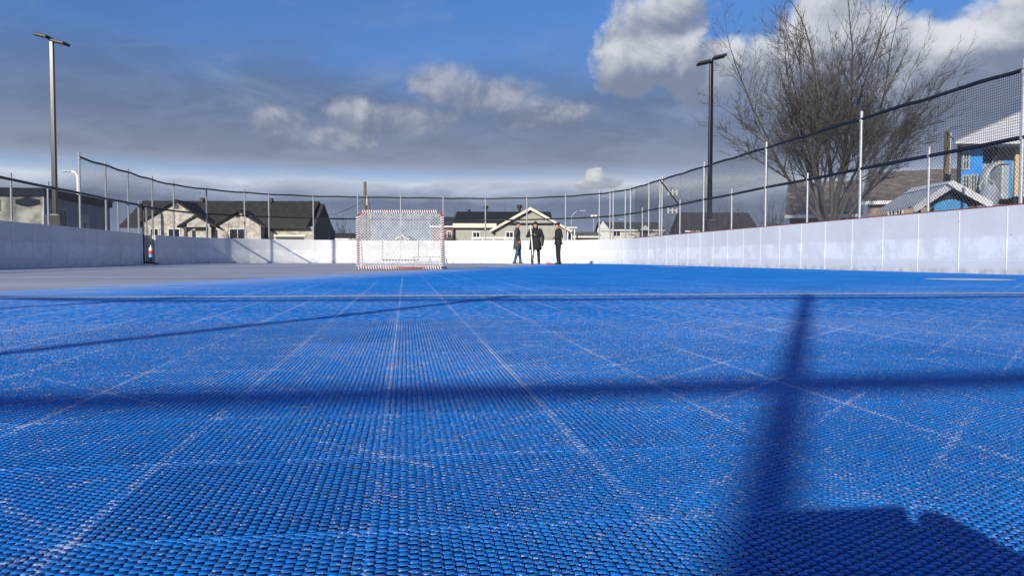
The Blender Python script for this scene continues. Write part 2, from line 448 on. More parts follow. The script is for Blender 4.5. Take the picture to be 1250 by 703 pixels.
mid_c, mid_l = blobs([(488,150,95,24),(432,138,42,24),(415,172,62,18),(342,154,36,26),(348,178,36,14),(540,106,52,30),(600,122,70,30),(650,140,66,26),(684,140,40,20)], nb, 1.15, .6)
sml_c, sml_l = blobs([(727,223,34,11),(724,214,22,11),(714,226,26,8)], nb, 1.3, .3)
X = 10.0
def L(*c): return tuple(q*X for q in srgb(*c))
strat_col = n.ramp(n.math('DIVIDE', n.math('ADD', V, n.math('MULTIPLY', n.math('SUBTRACT', streak, .5), 1.8)), 20.0),
    [(0.0, L(160,176,202)), (.13, L(128,142,168)), (.20, L(122,136,162)), (.235, L(160,172,194)), (.28, L(198,208,222)), (.315, L(158,174,202)), (.36, L(134,146,168)),
     (.50, L(114,131,162)), (.62, L(104,128,168)), (.78, L(92,122,176))])
strat_col = n.mix(n.sm(streak, .38, .68), n.mix(1.0, strat_col, (.89, .90, .92), 'MULTIPLY'), n.mix(1.0, strat_col, (1.14, 1.12, 1.11), 'MULTIPLY'))
# upper edge of the layer: rises to the right of centre and breaks up
edge = n.math('ADD', V, n.math('MULTIPLY', n.math('SUBTRACT', soft, .5), 9.0))
edge = n.math('ADD', edge, n.math('MULTIPLY', n.math('SUBTRACT', nb, .5), 2.0))
smask = n.sm(edge, 10.6, 17.6, 1, 0)
# thin clear slot low over the roofs
slot = n.math('MULTIPLY', n.sm(n.math('ABSOLUTE', n.math('SUBTRACT', V, 6.0)), .2, .7, 1, 0), n.sm(n.math('MULTIPLY_ADD', streak, 1.0, n.math('MULTIPLY', U, -.006)), .45, .62))
smask = n.math('MULTIPLY', smask, n.math('SUBTRACT', 1.0, n.math('MULTIPLY', slot, .3)))
skyc = n.mix(1.0, sky.outputs[0], (.52, .76, 1.17), 'MULTIPLY')
col = n.mix(smask, skyc, strat_col)
wisp = n.math('MULTIPLY', n.sm(n.noise(cs, .3, 8, .62, .8), .5, .8), n.sm(V, 8, 24, .55, .25))
col = n.mix(wisp, col, L(150,165,192))
def cum(col, c, lit, hi, lo, k=.5, rel=3.2):
    s = n.math('ADD', n.math('MULTIPLY', lit, k), n.math('MULTIPLY', relief, rel))
    s = n.sm(s, -.45, .95)
    return n.mix(c, col, n.mix(s, lo, hi))
col = cum(col, n.math('MULTIPLY', mid_c, .85), mid_l, L(196,200,208), L(122,134,158), .38)
col = cum(col, n.math('MULTIPLY', big_c, .97), big_l, L(224,227,232), L(126,138,162), .55, 2.1)
col = cum(col, sml_c, sml_l, L(222,224,228), L(160,168,184), .5)
sv = n.new('ShaderNodeVectorMath', operation='DOT_PRODUCT'); n.put(sv.inputs[0], gen); sv.inputs[1].default_value = tuple(-ldir)
sunside = n.sm(sv.outputs['Value'], -.25, .9, 1.0, 1.4)
sc_ = n.new('ShaderNodeVectorMath', operation='SCALE'); n.put(sc_.inputs[0], col); n.put(sc_.inputs['Scale'], sunside)
n.put(bg.inputs[0], sc_.outputs[0])
w.cycles.sampling_method = 'MANUAL'; w.cycles.sample_map_resolution = 256

# ------------------------------------------------------------------ ground
XW, Y0, Y1, RC, RR = 9.7, -4.76, 38.8, 7.0, 4.0
gm = MB(); gm.add([(-900,-300,-.12),(900,-300,-.12),(900,1500,-.12),(-900,1500,-.12)], [(0,1,2,3)]).build('grass_ground', 'grass', kind='structure')
MB().box(-XW-.5, XW+.5, Y0-.5, Y1+.5, -.1, -.016).build('concrete_slab', 'slab', kind='structure')
# street in front of the far houses
MB().add([tuple(P(-900, 315, 60).xy)+(-.112,), tuple(P(2200, 315, 60).xy)+(-.112,), tuple(P(2200, 315, 67).xy)+(-.112,), tuple(P(-900, 315, 67).xy)+(-.112,)], [(0,1,2,3)]).build('street', 'asphalt', kind='structure')

# tile floor. the laid area ends along a stepped diagonal on the left
def lim(y): return -2.85 + (y-5.6)*.335 if y > 3.5 else -9.6
def wallx(y, s):     # inside extent of the rink at this y
    x = XW-.08
    if y > Y1-RC: x = XW-RC + math.sqrt(max(0, (RC-.08)**2-(y-(Y1-RC))**2))
    if y < Y0+RR: x = XW-RR + math.sqrt(max(0, (RR-.08)**2-(Y0+RR-y)**2))
    return s*x
NX0, NX1, NY0, NY1 = -2.03, 3.22, .17, 2.92
fm = MB(); y = -4.58
def xl_at(y): 
    v = max(wallx(y, -1), lim(y)) if y > 4.67 else wallx(y, -1)
    if 3.42 < y <= 4.67: v = max(v, -9.6+(y-3.42)*5.2)
    return v
def slab4(xa0, xa1, xb0, xb1, ya, yb, z0=-.013, z1=-.0022):
    fm.add([(xa0,ya,z0),(xa1,ya,z0),(xb1,yb,z0),(xb0,yb,z0),(xa0,ya,z1),(xa1,ya,z1),(xb1,yb,z1),(xb0,yb,z1)], [(4,5,6,7),(3,0,4,7),(1,2,6,5)])
while y < 38.6:
    ya, yb = y, y+.25
    if ya >= NY0-.01 and yb <= NY1+.01:
        slab4(xl_at(ya), NX0, xl_at(yb), NX0, ya, yb); slab4(NX1, wallx(ya, 1), NX1, wallx(yb, 1), ya, yb)
    else: slab4(xl_at(ya), wallx(ya, 1), xl_at(yb), wallx(yb, 1), ya, yb)
    y = yb
fl = fm.build('court_floor', 'tile_far', kind='structure')
# drop the hidden step faces between rows: keep as is (thin slabs butt end to end)

# near field: real lattice of thin bars standing over a dark base
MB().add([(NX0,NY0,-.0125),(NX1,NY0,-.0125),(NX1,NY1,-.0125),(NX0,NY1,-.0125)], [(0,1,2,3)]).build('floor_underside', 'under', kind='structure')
def lattice():
    PX, PY = .0088, .0099
    nx = int((NX1-NX0)/PX); ny = int((NY1-NY0)/PY)
    I, J = np.meshgrid(np.arange(nx), np.arange(ny), indexing='ij'); I = I.ravel(); J = J.ravel()
    rng = np.random.default_rng(3)
    cx = NX0+(I+.5)*PX; cy = NY0+(J+.5)*PY + np.where(I % 2 == 0, 0, PY/2)
    k = len(cx)
    hx = .0036+rng.normal(0, .00012, k); hy = .0029+rng.normal(0, .0001, k)
    tj = (np.floor((cx+.03)/.25).astype(int)*7919+np.floor((cy-.17)/.25).astype(int)*104729) % 97/97.
    zt = -.0008+tj*.0007+rng.normal(0, .00016, k); zb = zt-.0008
    ch = .0003
    v = np.zeros((k, 8, 3), dtype=np.float32)
    for q, (sx, sy) in enumerate(((-1,-1),(1,-1),(1,1),(-1,1))):
        v[:, q, 0] = cx+sx*hx; v[:, q, 1] = cy+sy*hy; v[:, q, 2] = zb
        v[:, q+4, 0] = cx+sx*(hx-ch); v[:, q+4, 1] = cy+sy*(hy-ch); v[:, q+4, 2] = zt
    f = np.array([(4,5,6,7),(0,1,5,4),(1,2,6,5),(2,3,7,6),(3,0,4,7)])
    faces = (np.arange(k)[:, None, None]*8 + f[None]).reshape(-1, 4)
    verts = v.reshape(-1, 3)
    # long ribs along y between the columns
    rv = []; rf = []
    for i in range(nx+1):
        x = NX0+i*PX; seam = abs(((x+.03)/.25) - round((x+.03)/.25))*.25 < .0045
        hw = .0008 if not seam else .0022; z1 = -.0016; z0 = -.006
        b = len(rv)
        rv += [(x-hw,NY0,z0),(x+hw,NY0,z0),(x+hw,NY1,z0),(x-hw,NY1,z0),(x-hw*.7,NY0,z1),(x+hw*.7,NY0,z1),(x+hw*.7,NY1,z1),(x-hw*.7,NY1,z1)]
        rf += [(b+4,b+5,b+6,b+7),(b+0,b+1,b+5,b+4),(b+1,b+2,b+6,b+5),(b+2,b+3,b+7,b+6),(b+3,b+0,b+4,b+7)]
    for j in range(int((NY1-NY0)/.25)+1):
        yv = NY0+j*.25; b = len(rv); hw = .0022; z1 = -.0009; z0 = -.006
        rv += [(NX0,yv-hw,z0),(NX1,yv-hw,z0),(NX1,yv+hw,z0),(NX0,yv+hw,z0),(NX0,yv-hw*.7,z1),(NX1,yv-hw*.7,z1),(NX1,yv+hw*.7,z1),(NX0,yv+hw*.7,z1)]
        rf += [(b+4,b+5,b+6,b+7),(b+0,b+1,b+5,b+4),(b+1,b+2,b+6,b+5),(b+2,b+3,b+7,b+6),(b+3,b+0,b+4,b+7)]
    rf = np.array(rf)+len(verts); verts = np.vstack([verts, np.array(rv, dtype=np.float32)]); faces = np.vstack([faces, rf])
    me = bpy.data.meshes.new('court_floor_ribs'); me.vertices.add(len(verts)); me.vertices.foreach_set('co', verts.ravel())
    me.loops.add(faces.size); me.loops.foreach_set('vertex_index', faces.ravel().astype(np.int32))
    me.polygons.add(len(faces)); me.polygons.foreach_set('loop_start', np.arange(0, faces.size, 4, dtype=np.int32))
    me.update(calc_edges=True); me.validate()
    me.materials.append(M['tile'])
    o = bpy.data.objects.new('court_floor_ribs', me); COL.objects.link(o); o['kind'] = 'structure'
lattice()
# markings
def disc(px, py, r):
    d = H_CAM*F/(py-315.6); c = G(px, d); mb = MB(); vs = [(c.x+r*math.cos(a*math.pi/16), c.y+r*math.sin(a*math.pi/16), .0022) for a in range(32)]
    mb.add(vs, [tuple(range(32))]).build('floor_marking', 'marking', kind='structure')
disc(1183, 340, .47); disc(820, 325.6, .42); disc(614, 325.8, .42)
MB().add([(-4.2,4.72,.0018),(XW-.1,4.72,.0018),(XW-.1,4.92,.0018),(-4.2,4.92,.0018)], [(0,1,2,3)]).build('floor_line', 'line', kind='structure')
MB().add([(-1.5,23.2,.0018),(XW-.1,23.2,.0018),(XW-.1,23.5,.0018),(-1.5,23.5,.0018)], [(0,1,2,3)]).build('floor_line', 'line', kind='structure')

# ------------------------------------------------------------------ rink perimeter path
def arc(cx, cy, r, a0, a1, k):
    return [(cx+r*math.cos(R(a0+(a1-a0)*i/k)), cy+r*math.sin(R(a0+(a1-a0)*i/k))) for i in range(k+1)]
class Path:
    def __init__(s, pts):
        s.p = [Vector((a[0], a[1], 0)) for a in pts]; s.c = [0]
        for a, b in zip(s.p, s.p[1:]): s.c.append(s.c[-1]+(b-a).length)
        s.len = s.c[-1]
    def at(s, t):
        t = max(0, min(s.len, t))
        for i in range(len(s.p)-1):
            if t <= s.c[i+1]+1e-9:
                d = (s.p[i+1]-s.p[i]); L_ = d.length; f = (t-s.c[i])/L_; d.normalize()
                return s.p[i]+(s.p[i+1]-s.p[i])*f, d
        return s.p[-1], (s.p[-1]-s.p[-2]).normalized()
    def sub(s, a, b, step=None):
        ts = [a]+[c for c in s.c if a+1e-4 < c < b-1e-4]+[b]
        return [s.at(t)[0] for t in ts]
HB, HM, HT = 1.12, 2.19, 3.29
def off_ring(p, d, out, z): # out = distance outward; outward is to the left of travel when path runs clockwise
    nrm = Vector((-d.y, d.x, 0)); q = p+nrm*out; return (q.x, q.y, z)
def boards(name, label, path, sides=1, skip=(), pm='board'):
    th = thing(name, label, 'rink boards', path.at(path.len/2)[0])
    npan = max(1, round(path.len/1.075)); w_ = path.len/npan
    for i in range(npan):
        a, b = i*w_, (i+1)*w_
        if any(s0 <= (a+b)/2 <= s1 for s0, s1 in skip): continue
        g_ = .004
        ts = [a+g_+(b-a-2*g_)*k/4 for k in range(5)]
        mb = MB(); rings = []
        for t in ts:
            p, d = path.at(t)
            rings.append([off_ring(p, d, 0, -.012), off_ring(p, d, .035*sides, -.012), off_ring(p, d, .035*sides, HB-.012), off_ring(p, d, 0, HB-.012)])
        if sides < 0: rings = [r[::-1] for r in rings]
        mb.loft(rings); mb.build('board_panel', pm, th)
        # joint strip
        p, d = path.at(a)
        mb = MB(); nr = Vector((-d.y, d.x, 0))*sides
        mb.obox(p-nr*.004+Vector((0,0,(HB-.03)/2)), (.009 if pm == 'board' else .016, .003, (HB-.03)/2), (d, nr, Vector((0,0,1)))).build('joint_strip', 'board' if pm == 'board' else 'board_strip', th)
    mb = MB(); rings = []
    for t in [path.len*k/60 for k in range(61)]:
        if any(s0 <= t <= s1 for s0, s1 in skip): continue
        p, d = path.at(t)
        rings.append([off_ring(p, d, -.004*sides, HB-.009), off_ring(p, d, .07*sides, HB-.009), off_ring(p, d, .07*sides, HB+.008), off_ring(p, d, -.004*sides, HB+.008)])
    if sides < 0: rings = [r[::-1] for r in rings]
    mb.loft(rings); mb.build('cap_rail', 'board_cap' if 'on the right' in label else 'board_strip', th)
    # frame behind
    for i in range(npan+1):
        p, d = path.at(i*w_)
        nr = Vector((-d.y, d.x, 0))*sides
        MB().obox(p+nr*.08+Vector((0,0,.54)), (.02, .03, .54), (d, nr, Vector((0,0,1)))).build('support_post', 'galv', th)
    return th
right_p = Path([(XW, Y0+RR)]+[(XW, Y0+RR+k*(Y1-RC-Y0-RR)/8) for k in range(1, 9)])
left_p = Path([(-XW, Y0+RR), (-XW, 30.2)]); left_fp = Path([(-XW, Y0+RR), (-XW, 31.62)])
left_far_p = Path([(-XW, 31.6), (-XW, Y1-RC)]+arc(-XW+RC, Y1-RC, RC, 180, 130, 14)[1:])
far_p = Path(arc(-XW+RC, Y1-RC, RC, 130, 90, 12)+[(XW-RC, Y1)]+arc(XW-RC, Y1-RC, RC, 90, 0, 24)[1:])
rear_p = Path(arc(-XW+RR, Y0+RR, RR, 180, 270, 18)+arc(XW-RR, Y0+RR, RR, 270, 360, 18))
boards('rink_boards', 'long straight run of white rink boards on the right side of the court', right_p, -1)
boards('rink_boards', 'shaded white rink boards along the left side, ending at the open gate', left_p, 1, pm='shade_tint_board')
boards('rink_boards', 'white rink boards curving round the far left corner beside the gate', left_far_p, 1, pm='shade_tint_board')
boards('rink_boards', 'bright white rink boards across the far end behind the goal and people', far_p, 1)
boards('rink_boards', 'rink boards behind the camera closing the near end of the court', rear_p, -1)

# access door cut lines in the far boards
dp, dd = Vector((P(489, 300, 37.9).x, Y1, 0)), Vector((1, 0, 0))
dt = thing('board_door', 'double access door outlined in the far boards, seen through the goal net', 'door', dp)
MB().box(dp.x-.87, dp.x+.87, Y1-.016, Y1-.008, .17, 1.1).build('door_leaf', 'board', dt)
mb = MB()
for xx in (-.89, .89): mb.box(dp.x+xx-.018, dp.x+xx+.018, Y1-.02, Y1-.009, .12, 1.1)
mb.box(dp.x-.87, dp.x+.87, Y1-.02, Y1-.009, .13, .165); mb.build('door_gap', 'dark_trim', dt)
MB().box(dp.x-.004, dp.x+.004, Y1-.02, Y1-.0165, .17, 1.09).build('centre_joint', 'dark_trim', dt)

# ------------------------------------------------------------------ fences
def chain_wires(mb, A, B, z0, z1, pitch=.062, w=.0065):
    d = B-A; L_ = d.length; d.normalize(); h = z1-z0
    k = -h
    while k < L_:
        a, b = k, k+h; za, zb = z0, z1
        if a < 0: za = z0-a; a = 0
        if b > L_: zb = z1-(b-L_); b = L_
        if b > a: mb.wire(A+d*a+Vector((0,0,za)), A+d*b+Vector((0,0,zb)), w)
        a, b = k, k+h; za, zb = z1, z0
        if a < 0: za = z1+a; a = 0
        if b > L_: zb = z0+(b-L_); b = L_
        if b > a: mb.wire(A+d*a+Vector((0,0,za)), A+d*b+Vector((0,0,zb)), w)
        k += pitch*1.25
def net_wires(mb, A, B, z0, z1, pitch=.045, w=.006):
    d = B-A; L_ = d.length; d.normalize(); k = pitch/2
    while k < L_:
        mb.wire(A+d*k+Vector((0,0,z0)), A+d*k+Vector((0,0,z1)), w); k += pitch
    z = z0+pitch/2
    while z < z1:
        mb.wire(A+Vector((0,0,z)), B+Vector((0,0,z)), w); z += pitch
def fence(label, path, posts, out, top=(0, 1e9), lowonly=False, chain=True, pch=.062, npitch=.045, tops=HT, tilt=None, wch=.0065, wnet=.006):
    """posts: list of (t, tall)"""
    th = thing('safety_fence', label, 'fence', path.at(path.len/2)[0])
    def off(t):
        p, d = path.at(t); nr = Vector((-d.y, d.x, 0)); return p+nr*out
    for i, (t, tall) in enumerate(posts):
        p = off(t); zt = (HT+.14) if tall else (HM+.16)
        dx = Vector((0, 0, 0)) if tilt is None else Vector((tilt[i], 0, 0))
        p = p-dx; rr = .034 if tall else .028
        MB().tube([p, p+dx*.5+Vector((0,0,zt*.5)), p+dx+Vector((0,0,zt))], rr, 10).build('post', 'galv', th, smooth=False)
        for zz in ([HM]+([HT-.06] if tall else [])):
            MB().tube([p+dx*(zz/zt)+Vector((0,0,zz-.03)), p+dx*(zz/zt)+Vector((0,0,zz+.03))], rr+.012, 10).build('clamp', 'galv', th)
    k = max(2, int(path.len/.7)); ts = [path.len*i/k for i in range(k+1)]
    MB().tube([off(t)+Vector((0,0,HM+.006*math.sin(t*1.3))) for t in ts], .036, 8).build('middle_rail', 'black_rail', th, smooth=True)
    t0, t1 = max(0, top[0]), min(path.len, top[1])
    if t1 > t0:
        ts2 = [t0+(t1-t0)*i/k for i in range(k+1)]
        MB().tube([off(t)+Vector((0,0,HT-.03*math.sin((t-t0)*1.46)**2)) for t in ts2], .034, 8).build('top_rail', 'black_rail', th, smooth=True)
    # mesh between straight bays
    cuts = sorted(set([0, path.len]+[t for t, _ in posts]+[t0, t1]))
    cuts = [c for c in cuts if 0 <= c <= path.len]
    cm, nm = MB(), MB()
    for a, b in zip(cuts, cuts[1:]):
        if b-a < .05: continue
        A, B = off(a), off(b)
        if chain: chain_wires(cm, A, B, HB, HM, pch, wch)
        if a >= t0-1e-3 and b <= t1+1e-3: net_wires(nm, A, B, HM, HT-.02, npitch, wnet)
    if cm.v: cm.build('chain_link_mesh', 'wire', th)
    if nm.v: nm.build('netting', 'net_cord', th)
    return th
# right side
t_of = lambda y: y-(Y0+RR)
pr = []
k = -5
while True:
    yv = 11.03+2.19*k
    if yv > Y1-RC+.2: break
    if yv > Y0+RR: pr.append((t_of(yv), k % 2 == 0))
    k += 1
pr += [(t_of(28.3), True), (t_of(28.6), False), (t_of(29.9), True)]
rf = fence('tall black netting fence on posts along the right side boards', right_p, pr, -.1)
a = Vector((XW+.06, 28.5, HT)); b = Vector((XW+.06, 26.4, HM))
MB().tube([a, b], .024, 6).build('diagonal_brace', 'black_rail', rf)
# far end
pf = [(1.0+2.13*i, True) for i in range(int((far_p.len-1)/2.13)+1)]
pf += [(far_p.len-.55, True), (far_p.len-2.2, True), (far_p.len-2.45, True)]
fence('netting fence across the far end behind the goal and the people', far_p, sorted(pf), .1, pch=.07, npitch=.06, wch=.0036, wnet=.0032)
pl = [(.05, True), (2.0, True), (4.1, True), (left_far_p.len-.2, True)]
fence('netting fence bending round the far left corner in front of the stone house', left_far_p, pl, .1, pch=.07, npitch=.06, wch=.0036, wnet=.0032)
tl = lambda y: y-(Y0+RR)
ps = [(tl(y_), y_ > 24.5) for y_ in (1.2, 3.4, 5.6, 7.8, 10, 12.2, 14.4, 16.6, 18.7, 20.8, 22.8, 24.9, 26.95, 29.0)]+[(tl(30.1), False)]
fence('left side fence, low at first and tall with netting past the light pole', left_fp, ps, .1, top=(tl(24.9), 99), pch=.066, npitch=.055, wch=.004, wnet=.0034)
# rear, behind the camera: casts the rail and post shadows on the floor
prr = []
q = rear_p; arc_l = RR*math.pi/2
for xp in (-4.75, -2.75, -.75, 1.25, 3.25, 5.25): prr.append((arc_l+(xp-(-XW+RR)), True))
prr = [(1.2, True), (3.4, True), (5.3, True)]+prr+[(q.len-4.6, True), (q.len-2.4, True)]
fence('rail and post fence behind the camera whose shadows cross the blue floor', rear_p, prr, 0.0, tilt=[0, 0, .35, .35, 0, 0, 0, 0, 0, 0, 0], chain=True, pch=.12, npitch=.12, wch=.002, wnet=.002)

# gate on the left with post, foot and hanging bottle
gt = thing('side_gate', 'open gate gap in the left boards with a black end post on a foot', 'gate', (-XW, 30.2, 0))
MB().box(-XW-.03, -XW+.03, 30.215, 30.285, 0, HM).build('gate_post', 'black_rail', gt)
mb = MB(); mb.tube([(-XW-.25, 29.9, .01), (-XW, 30.24, .07), (-XW+.45, 30.15, .01)], .028, 6); mb.tube([(-XW, 30.24, .07), (-XW+.35, 30.8, .01)], .028, 6)
mb.tube([(-XW, 30.24, .02), (-XW, 30.24, .25)], .05, 8); mb.build('post_foot', 'black_rail', gt)
MB().box(-XW-.36, -XW-.32, 30.9, 33.3, 0, HB).build('door_leaf', 'board', gt)
for y_ in (28.55, 30.62, 31.5): MB().tube([(-XW-.28, y_, 0), (-XW-.28, y_, HM+.1)], .032, 8).build('steel_post', 'galv', gt)
MB().tube([(-XW-.28, 28.5, HM+.05), (-XW-.28, 31.55, HM+.05)], .03, 8).build('header_rail', 'black_rail', gt)
hb = thing('hanging_bottle', 'red, white and blue bottle hanging at the open side gate', 'bottle', (-XW+.03, 30.95, .2))
c0 = Vector((-XW+.03, 30.95, 0))
MB().loft([[c0+Vector((r_*math.cos(k*math.pi/5), r_*math.sin(k*math.pi/5), z_)) for k in range(10)] for r_, z_ in ((.05,.24),(.075,.26),(.075,.36))]).build('blue_base', 'light_blue', hb)
MB().loft([[c0+Vector((r_*math.cos(k*math.pi/5), r_*math.sin(k*math.pi/5), z_)) for k in range(10)] for r_, z_ in ((.078,.362),(.078,.5))]).build('red_band', 'red_item', hb)
MB().loft([[c0+Vector((r_*math.cos(k*math.pi/5), r_*math.sin(k*math.pi/5), z_)) for k in range(10)] for r_, z_ in ((.072,.502),(.06,.62),(.025,.66),(.02,.72))]).build('white_top', 'white_paint', hb)
MB().tube([c0+Vector((0,0,.72)), c0+Vector((-.02,0,1.15))], .008, 5).build('cord', 'black_rail', hb)

# ------------------------------------------------------------------ light poles
def light_pole(label, px, ytop, d, glossrot=0, hs=1):
    b = G(px, d); top = P(px, ytop, d).z
    t = thing('light_pole', label, 'light pole', b, 0, 'square black light poles beside the rink')
    mb = MB(); r_ = .085
    mb.loft([[(b.x+sx*rr, b.y+sy*rr, z) for sx, sy in ((-1,-1),(1,-1),(1,1),(-1,1))] for rr, z in ((.07, 1.5), (.056, top-.1))]); mb.build('pole', 'black_pole', t, bevel=.012)
    MB().box(b.x-.24, b.x+.24, b.y-.24, b.y+.24, -.1, 1.56).build('base_block', 'dark_block', t, bevel=.02)
    MB().box(b.x-.15, b.x+.15, b.y-.15, b.y+.15, 1.56, 1.58).build('base_plate', 'galv', t)
    ex = rt
    for s in (-1, 1):
        mb = MB()
        a0 = b+Vector((0, 0, top-.02-(.04*s)*hs)); ax = (ex*math.cos(.22)-Vector((0,0,1))*math.sin(.22)*hs).normalized()
        yx = Vector((-ex.y, ex.x, 0)); zx = ax.cross(yx)
        c = a0+ax*s*.27+Vector((0,0,-.02))
        mb.obox(c, (.21, .2, .04), (ax, yx, zx)); h = mb.build('lamp_head', 'black_rail', t, bevel=.015)
        mb = MB(); mb.obox(c-zx*.044, (.16, .11, .004), (ax, yx, zx)); mb.build('lens', 'glass', h)
        MB().tube([b+Vector((0,0,top-.12)), a0+ax*s*.12], .035, 8).build('arm', 'black_pole', t)
    return t
light_pole('black light pole with two flat heads beyond the left boards', 68.5, 47, 24.0)
light_pole('black light pole with two flat heads beyond the right boards, left of the big tree', 865.5, 72, 26.3, hs=-1)

# ------------------------------------------------------------------ goal
def goal():
    d0 = 16.25; L0, R0 = G(437, d0), G(540, d0)
    t = thing('hockey_goal', 'hockey goal with white diamond net laced to a red pipe frame', 'goal', (L0+R0)/2)
    ex = (R0-L0); W_ = ex.length; ex.normalize(); ey = Vector((-ex.y, ex.x, 0)); H_ = 1.22
    def q(a, b, c): return L0+ex*a+ey*b+Vector((0, 0, c))
    rc = .12
    pts = [q(0,0,.03), q(0,0,H_-rc)]+[q(rc-rc*math.cos(a), 0, H_-rc+rc*math.sin(a)) for a in (R(20),R(45),R(70),R(90))]
    pts += [q(W_-rc+rc*math.sin(a), 0, H_-rc+rc*math.cos(a)) for a in (0,R(20),R(45),R(70),R(90))]+[q(W_,0,.03)]
    MB().tube(pts, .026, 8).build('goal_frame', 'red_pipe', t, smooth=True)
    MB().tube([q(0,0,.03), q(W_*.3,0,.03), q(W_*.62,-.03,.03), q(W_,0,.03)], .026, 8).build('front_base_bar', 'red_pipe', t)
    MB().tube([q(0,0,.03), q(.0,.45,.03), q(.12,.55,.03), q(W_-.06,.55,.03), q(W_+.05,.45,.03), q(W_,0,.03)], .02, 8).build('base_frame', 'grey_pipe', t)
    for s, xx in ((0, 0.0), (1, W_)):
        MB().tube([q(xx,0,H_-.14), q(xx,.25,H_-.2), q(xx,.5,.03)], .012, 6).build('side_stay', 'grey_pipe', t)
    # lacing
    mb = MB()
    def lace(a, b, n_):
        a = Vector(a); b = Vector(b); dr = (b-a).normalized(); u = dr.orthogonal().normalized(); v = dr.cross(u); P_ = []
        for i in range(n_*8+1):
            f = i/(n_*8); an = 2*math.pi*i/8; P_.append(a+(b-a)*f+(u*math.cos(an)+v*math.sin(an))*.034)
        mb.tube(P_, .012, 4)
    lace(q(0,0,.05), q(0,0,H_-.1), 22); lace(q(W_,0,.05), q(W_,0,H_-.1), 22); lace(q(.1,0,H_), q(W_-.1,0,H_), 34); lace(q(0,0,.03), q(W_,0,.03), 34)
    mb.build('lacing', 'white_cord', t)
    mb = MB(); pit = .066; wd = .0135
    def diam(o, e1, e2, w, h):
        k = -h
        while k < w:
            for fl in (0, 1):
                a, b = k, k+h; za, zb = 0, h
                if a < 0: za = -a; a = 0
                if b > w: zb = h-(b-w); b = w
                if b > a:
                    if fl: za, zb = h-za, h-zb
                    p0 = o+e1*a+e2*za; p1 = o+e1*b+e2*zb
                    mb.wire(p0, p1, wd)
            k += pit
    Z = Vector((0, 0, 1))
    diam(q(0.02,0,.03), ex, Z, W_-.04, H_-.03); mb.build('net', 'white_cord', t)
    wd = .006
    for xx in (0.0, W_):
        mb = MB()
        for i in range(10):
            f = i/10; mb.wire(q(xx, .02+.46*f, .03), q(xx, .02+.26*f*(1-f), H_-.1-(H_-.2)*f*.9), wd)
        for i in range(1, 15):
            z_ = i*.075; mb.wire(q(xx, 0, z_), q(xx, max(.02, .48*(1-z_/1.25)), z_), wd)
        mb.build('side_net', 'white_cord', t)
goal()
# low pipe rack by the far boards, seen right of centre through the net
rk0 = P(505, 320, 35.2); rk1 = P(544, 320, 35.2)
tr = thing('pipe_rack', 'low blue grey pipe frame lying by the far boards behind the goal', 'pipe frame', (rk0.x, rk0.y, 0))
for z_ in (.06, .3):
    MB().tube([(rk0.x, rk0.y, z_), (rk1.x, rk1.y, z_)], .02, 6).build('pipe', 'grey_pipe', tr)
for p_ in (rk0, (rk0+rk1)/2, rk1):
    MB().tube([(p_.x, p_.y, 0), (p_.x, p_.y, .34)], .02, 6).build('upright', 'grey_pipe', tr)
    MB().tube([(p_.x, p_.y, .3), (p_.x+.1, p_.y+.5, .01)], .018, 6).build('foot', 'grey_pipe', tr)

# ------------------------------------------------------------------ people
def skin_mesh(chains, sub=1):
    """chains: list of lists of (key, point, radius); same key = same vertex. returns verts, faces"""
    me = bpy.data.meshes.new('tmp'); idx = {}; vs = []; rs = []; es = []
    for ch in chains:
        prev = None
        for key, p, r_ in ch:
            if key not in idx: idx[key] = len(vs); vs.append(tuple(p)); rs.append(r_)
            i = idx[key]
            if prev is not None: es.append((prev, i))
            prev = i
    me.from_pydata(vs, es, []); me.update()
    o = bpy.data.objects.new('tmp', me); COL.objects.link(o)
    sk = o.modifiers.new('s', 'SKIN'); sk.use_smooth_shade = True
    lay = me.skin_vertices[0].data if me.skin_vertices else None
    if lay is None: raise RuntimeError
    for i, r_ in enumerate(rs): lay[i].radius = (r_, r_); lay[i].use_root = (i == 0)
    sb = o.modifiers.new('d', 'SUBSURF'); sb.levels = sub; sb.render_levels = sub
    bpy.context.view_layer.update()
    dg = bpy.context.evaluated_depsgraph_get(); ev = o.evaluated_get(dg); m2 = ev.to_mesh()
    V_ = [tuple(v.co) for v in m2.vertices]; F_ = [tuple(p.vertices) for p in m2.polygons]
    ev.to_mesh_clear(); bpy.data.objects.remove(o); bpy.data.meshes.remove(me)
    return V_, F_
def ell_loft(mb, spec, side, n_=16):
    """spec: list of (centre, half-width along side, half-depth, up axis)"""
    rings = []
    for i, (c, a, b) in enumerate(spec):
        c = Vector(c); c0_ = Vector(spec[max(0, i-1)][0]); c1 = Vector(spec[min(len(spec)-1, i+1)][0])
        t = (c1-c0_).normalized(); s_ = (side-t*side.dot(t)).normalized(); f_ = t.cross(s_)
        rings.append([c+s_*a*math.cos(2*math.pi*k/n_)+f_*b*math.sin(2*math.pi*k/n_) for k in range(n_)])
    mb.loft(rings)
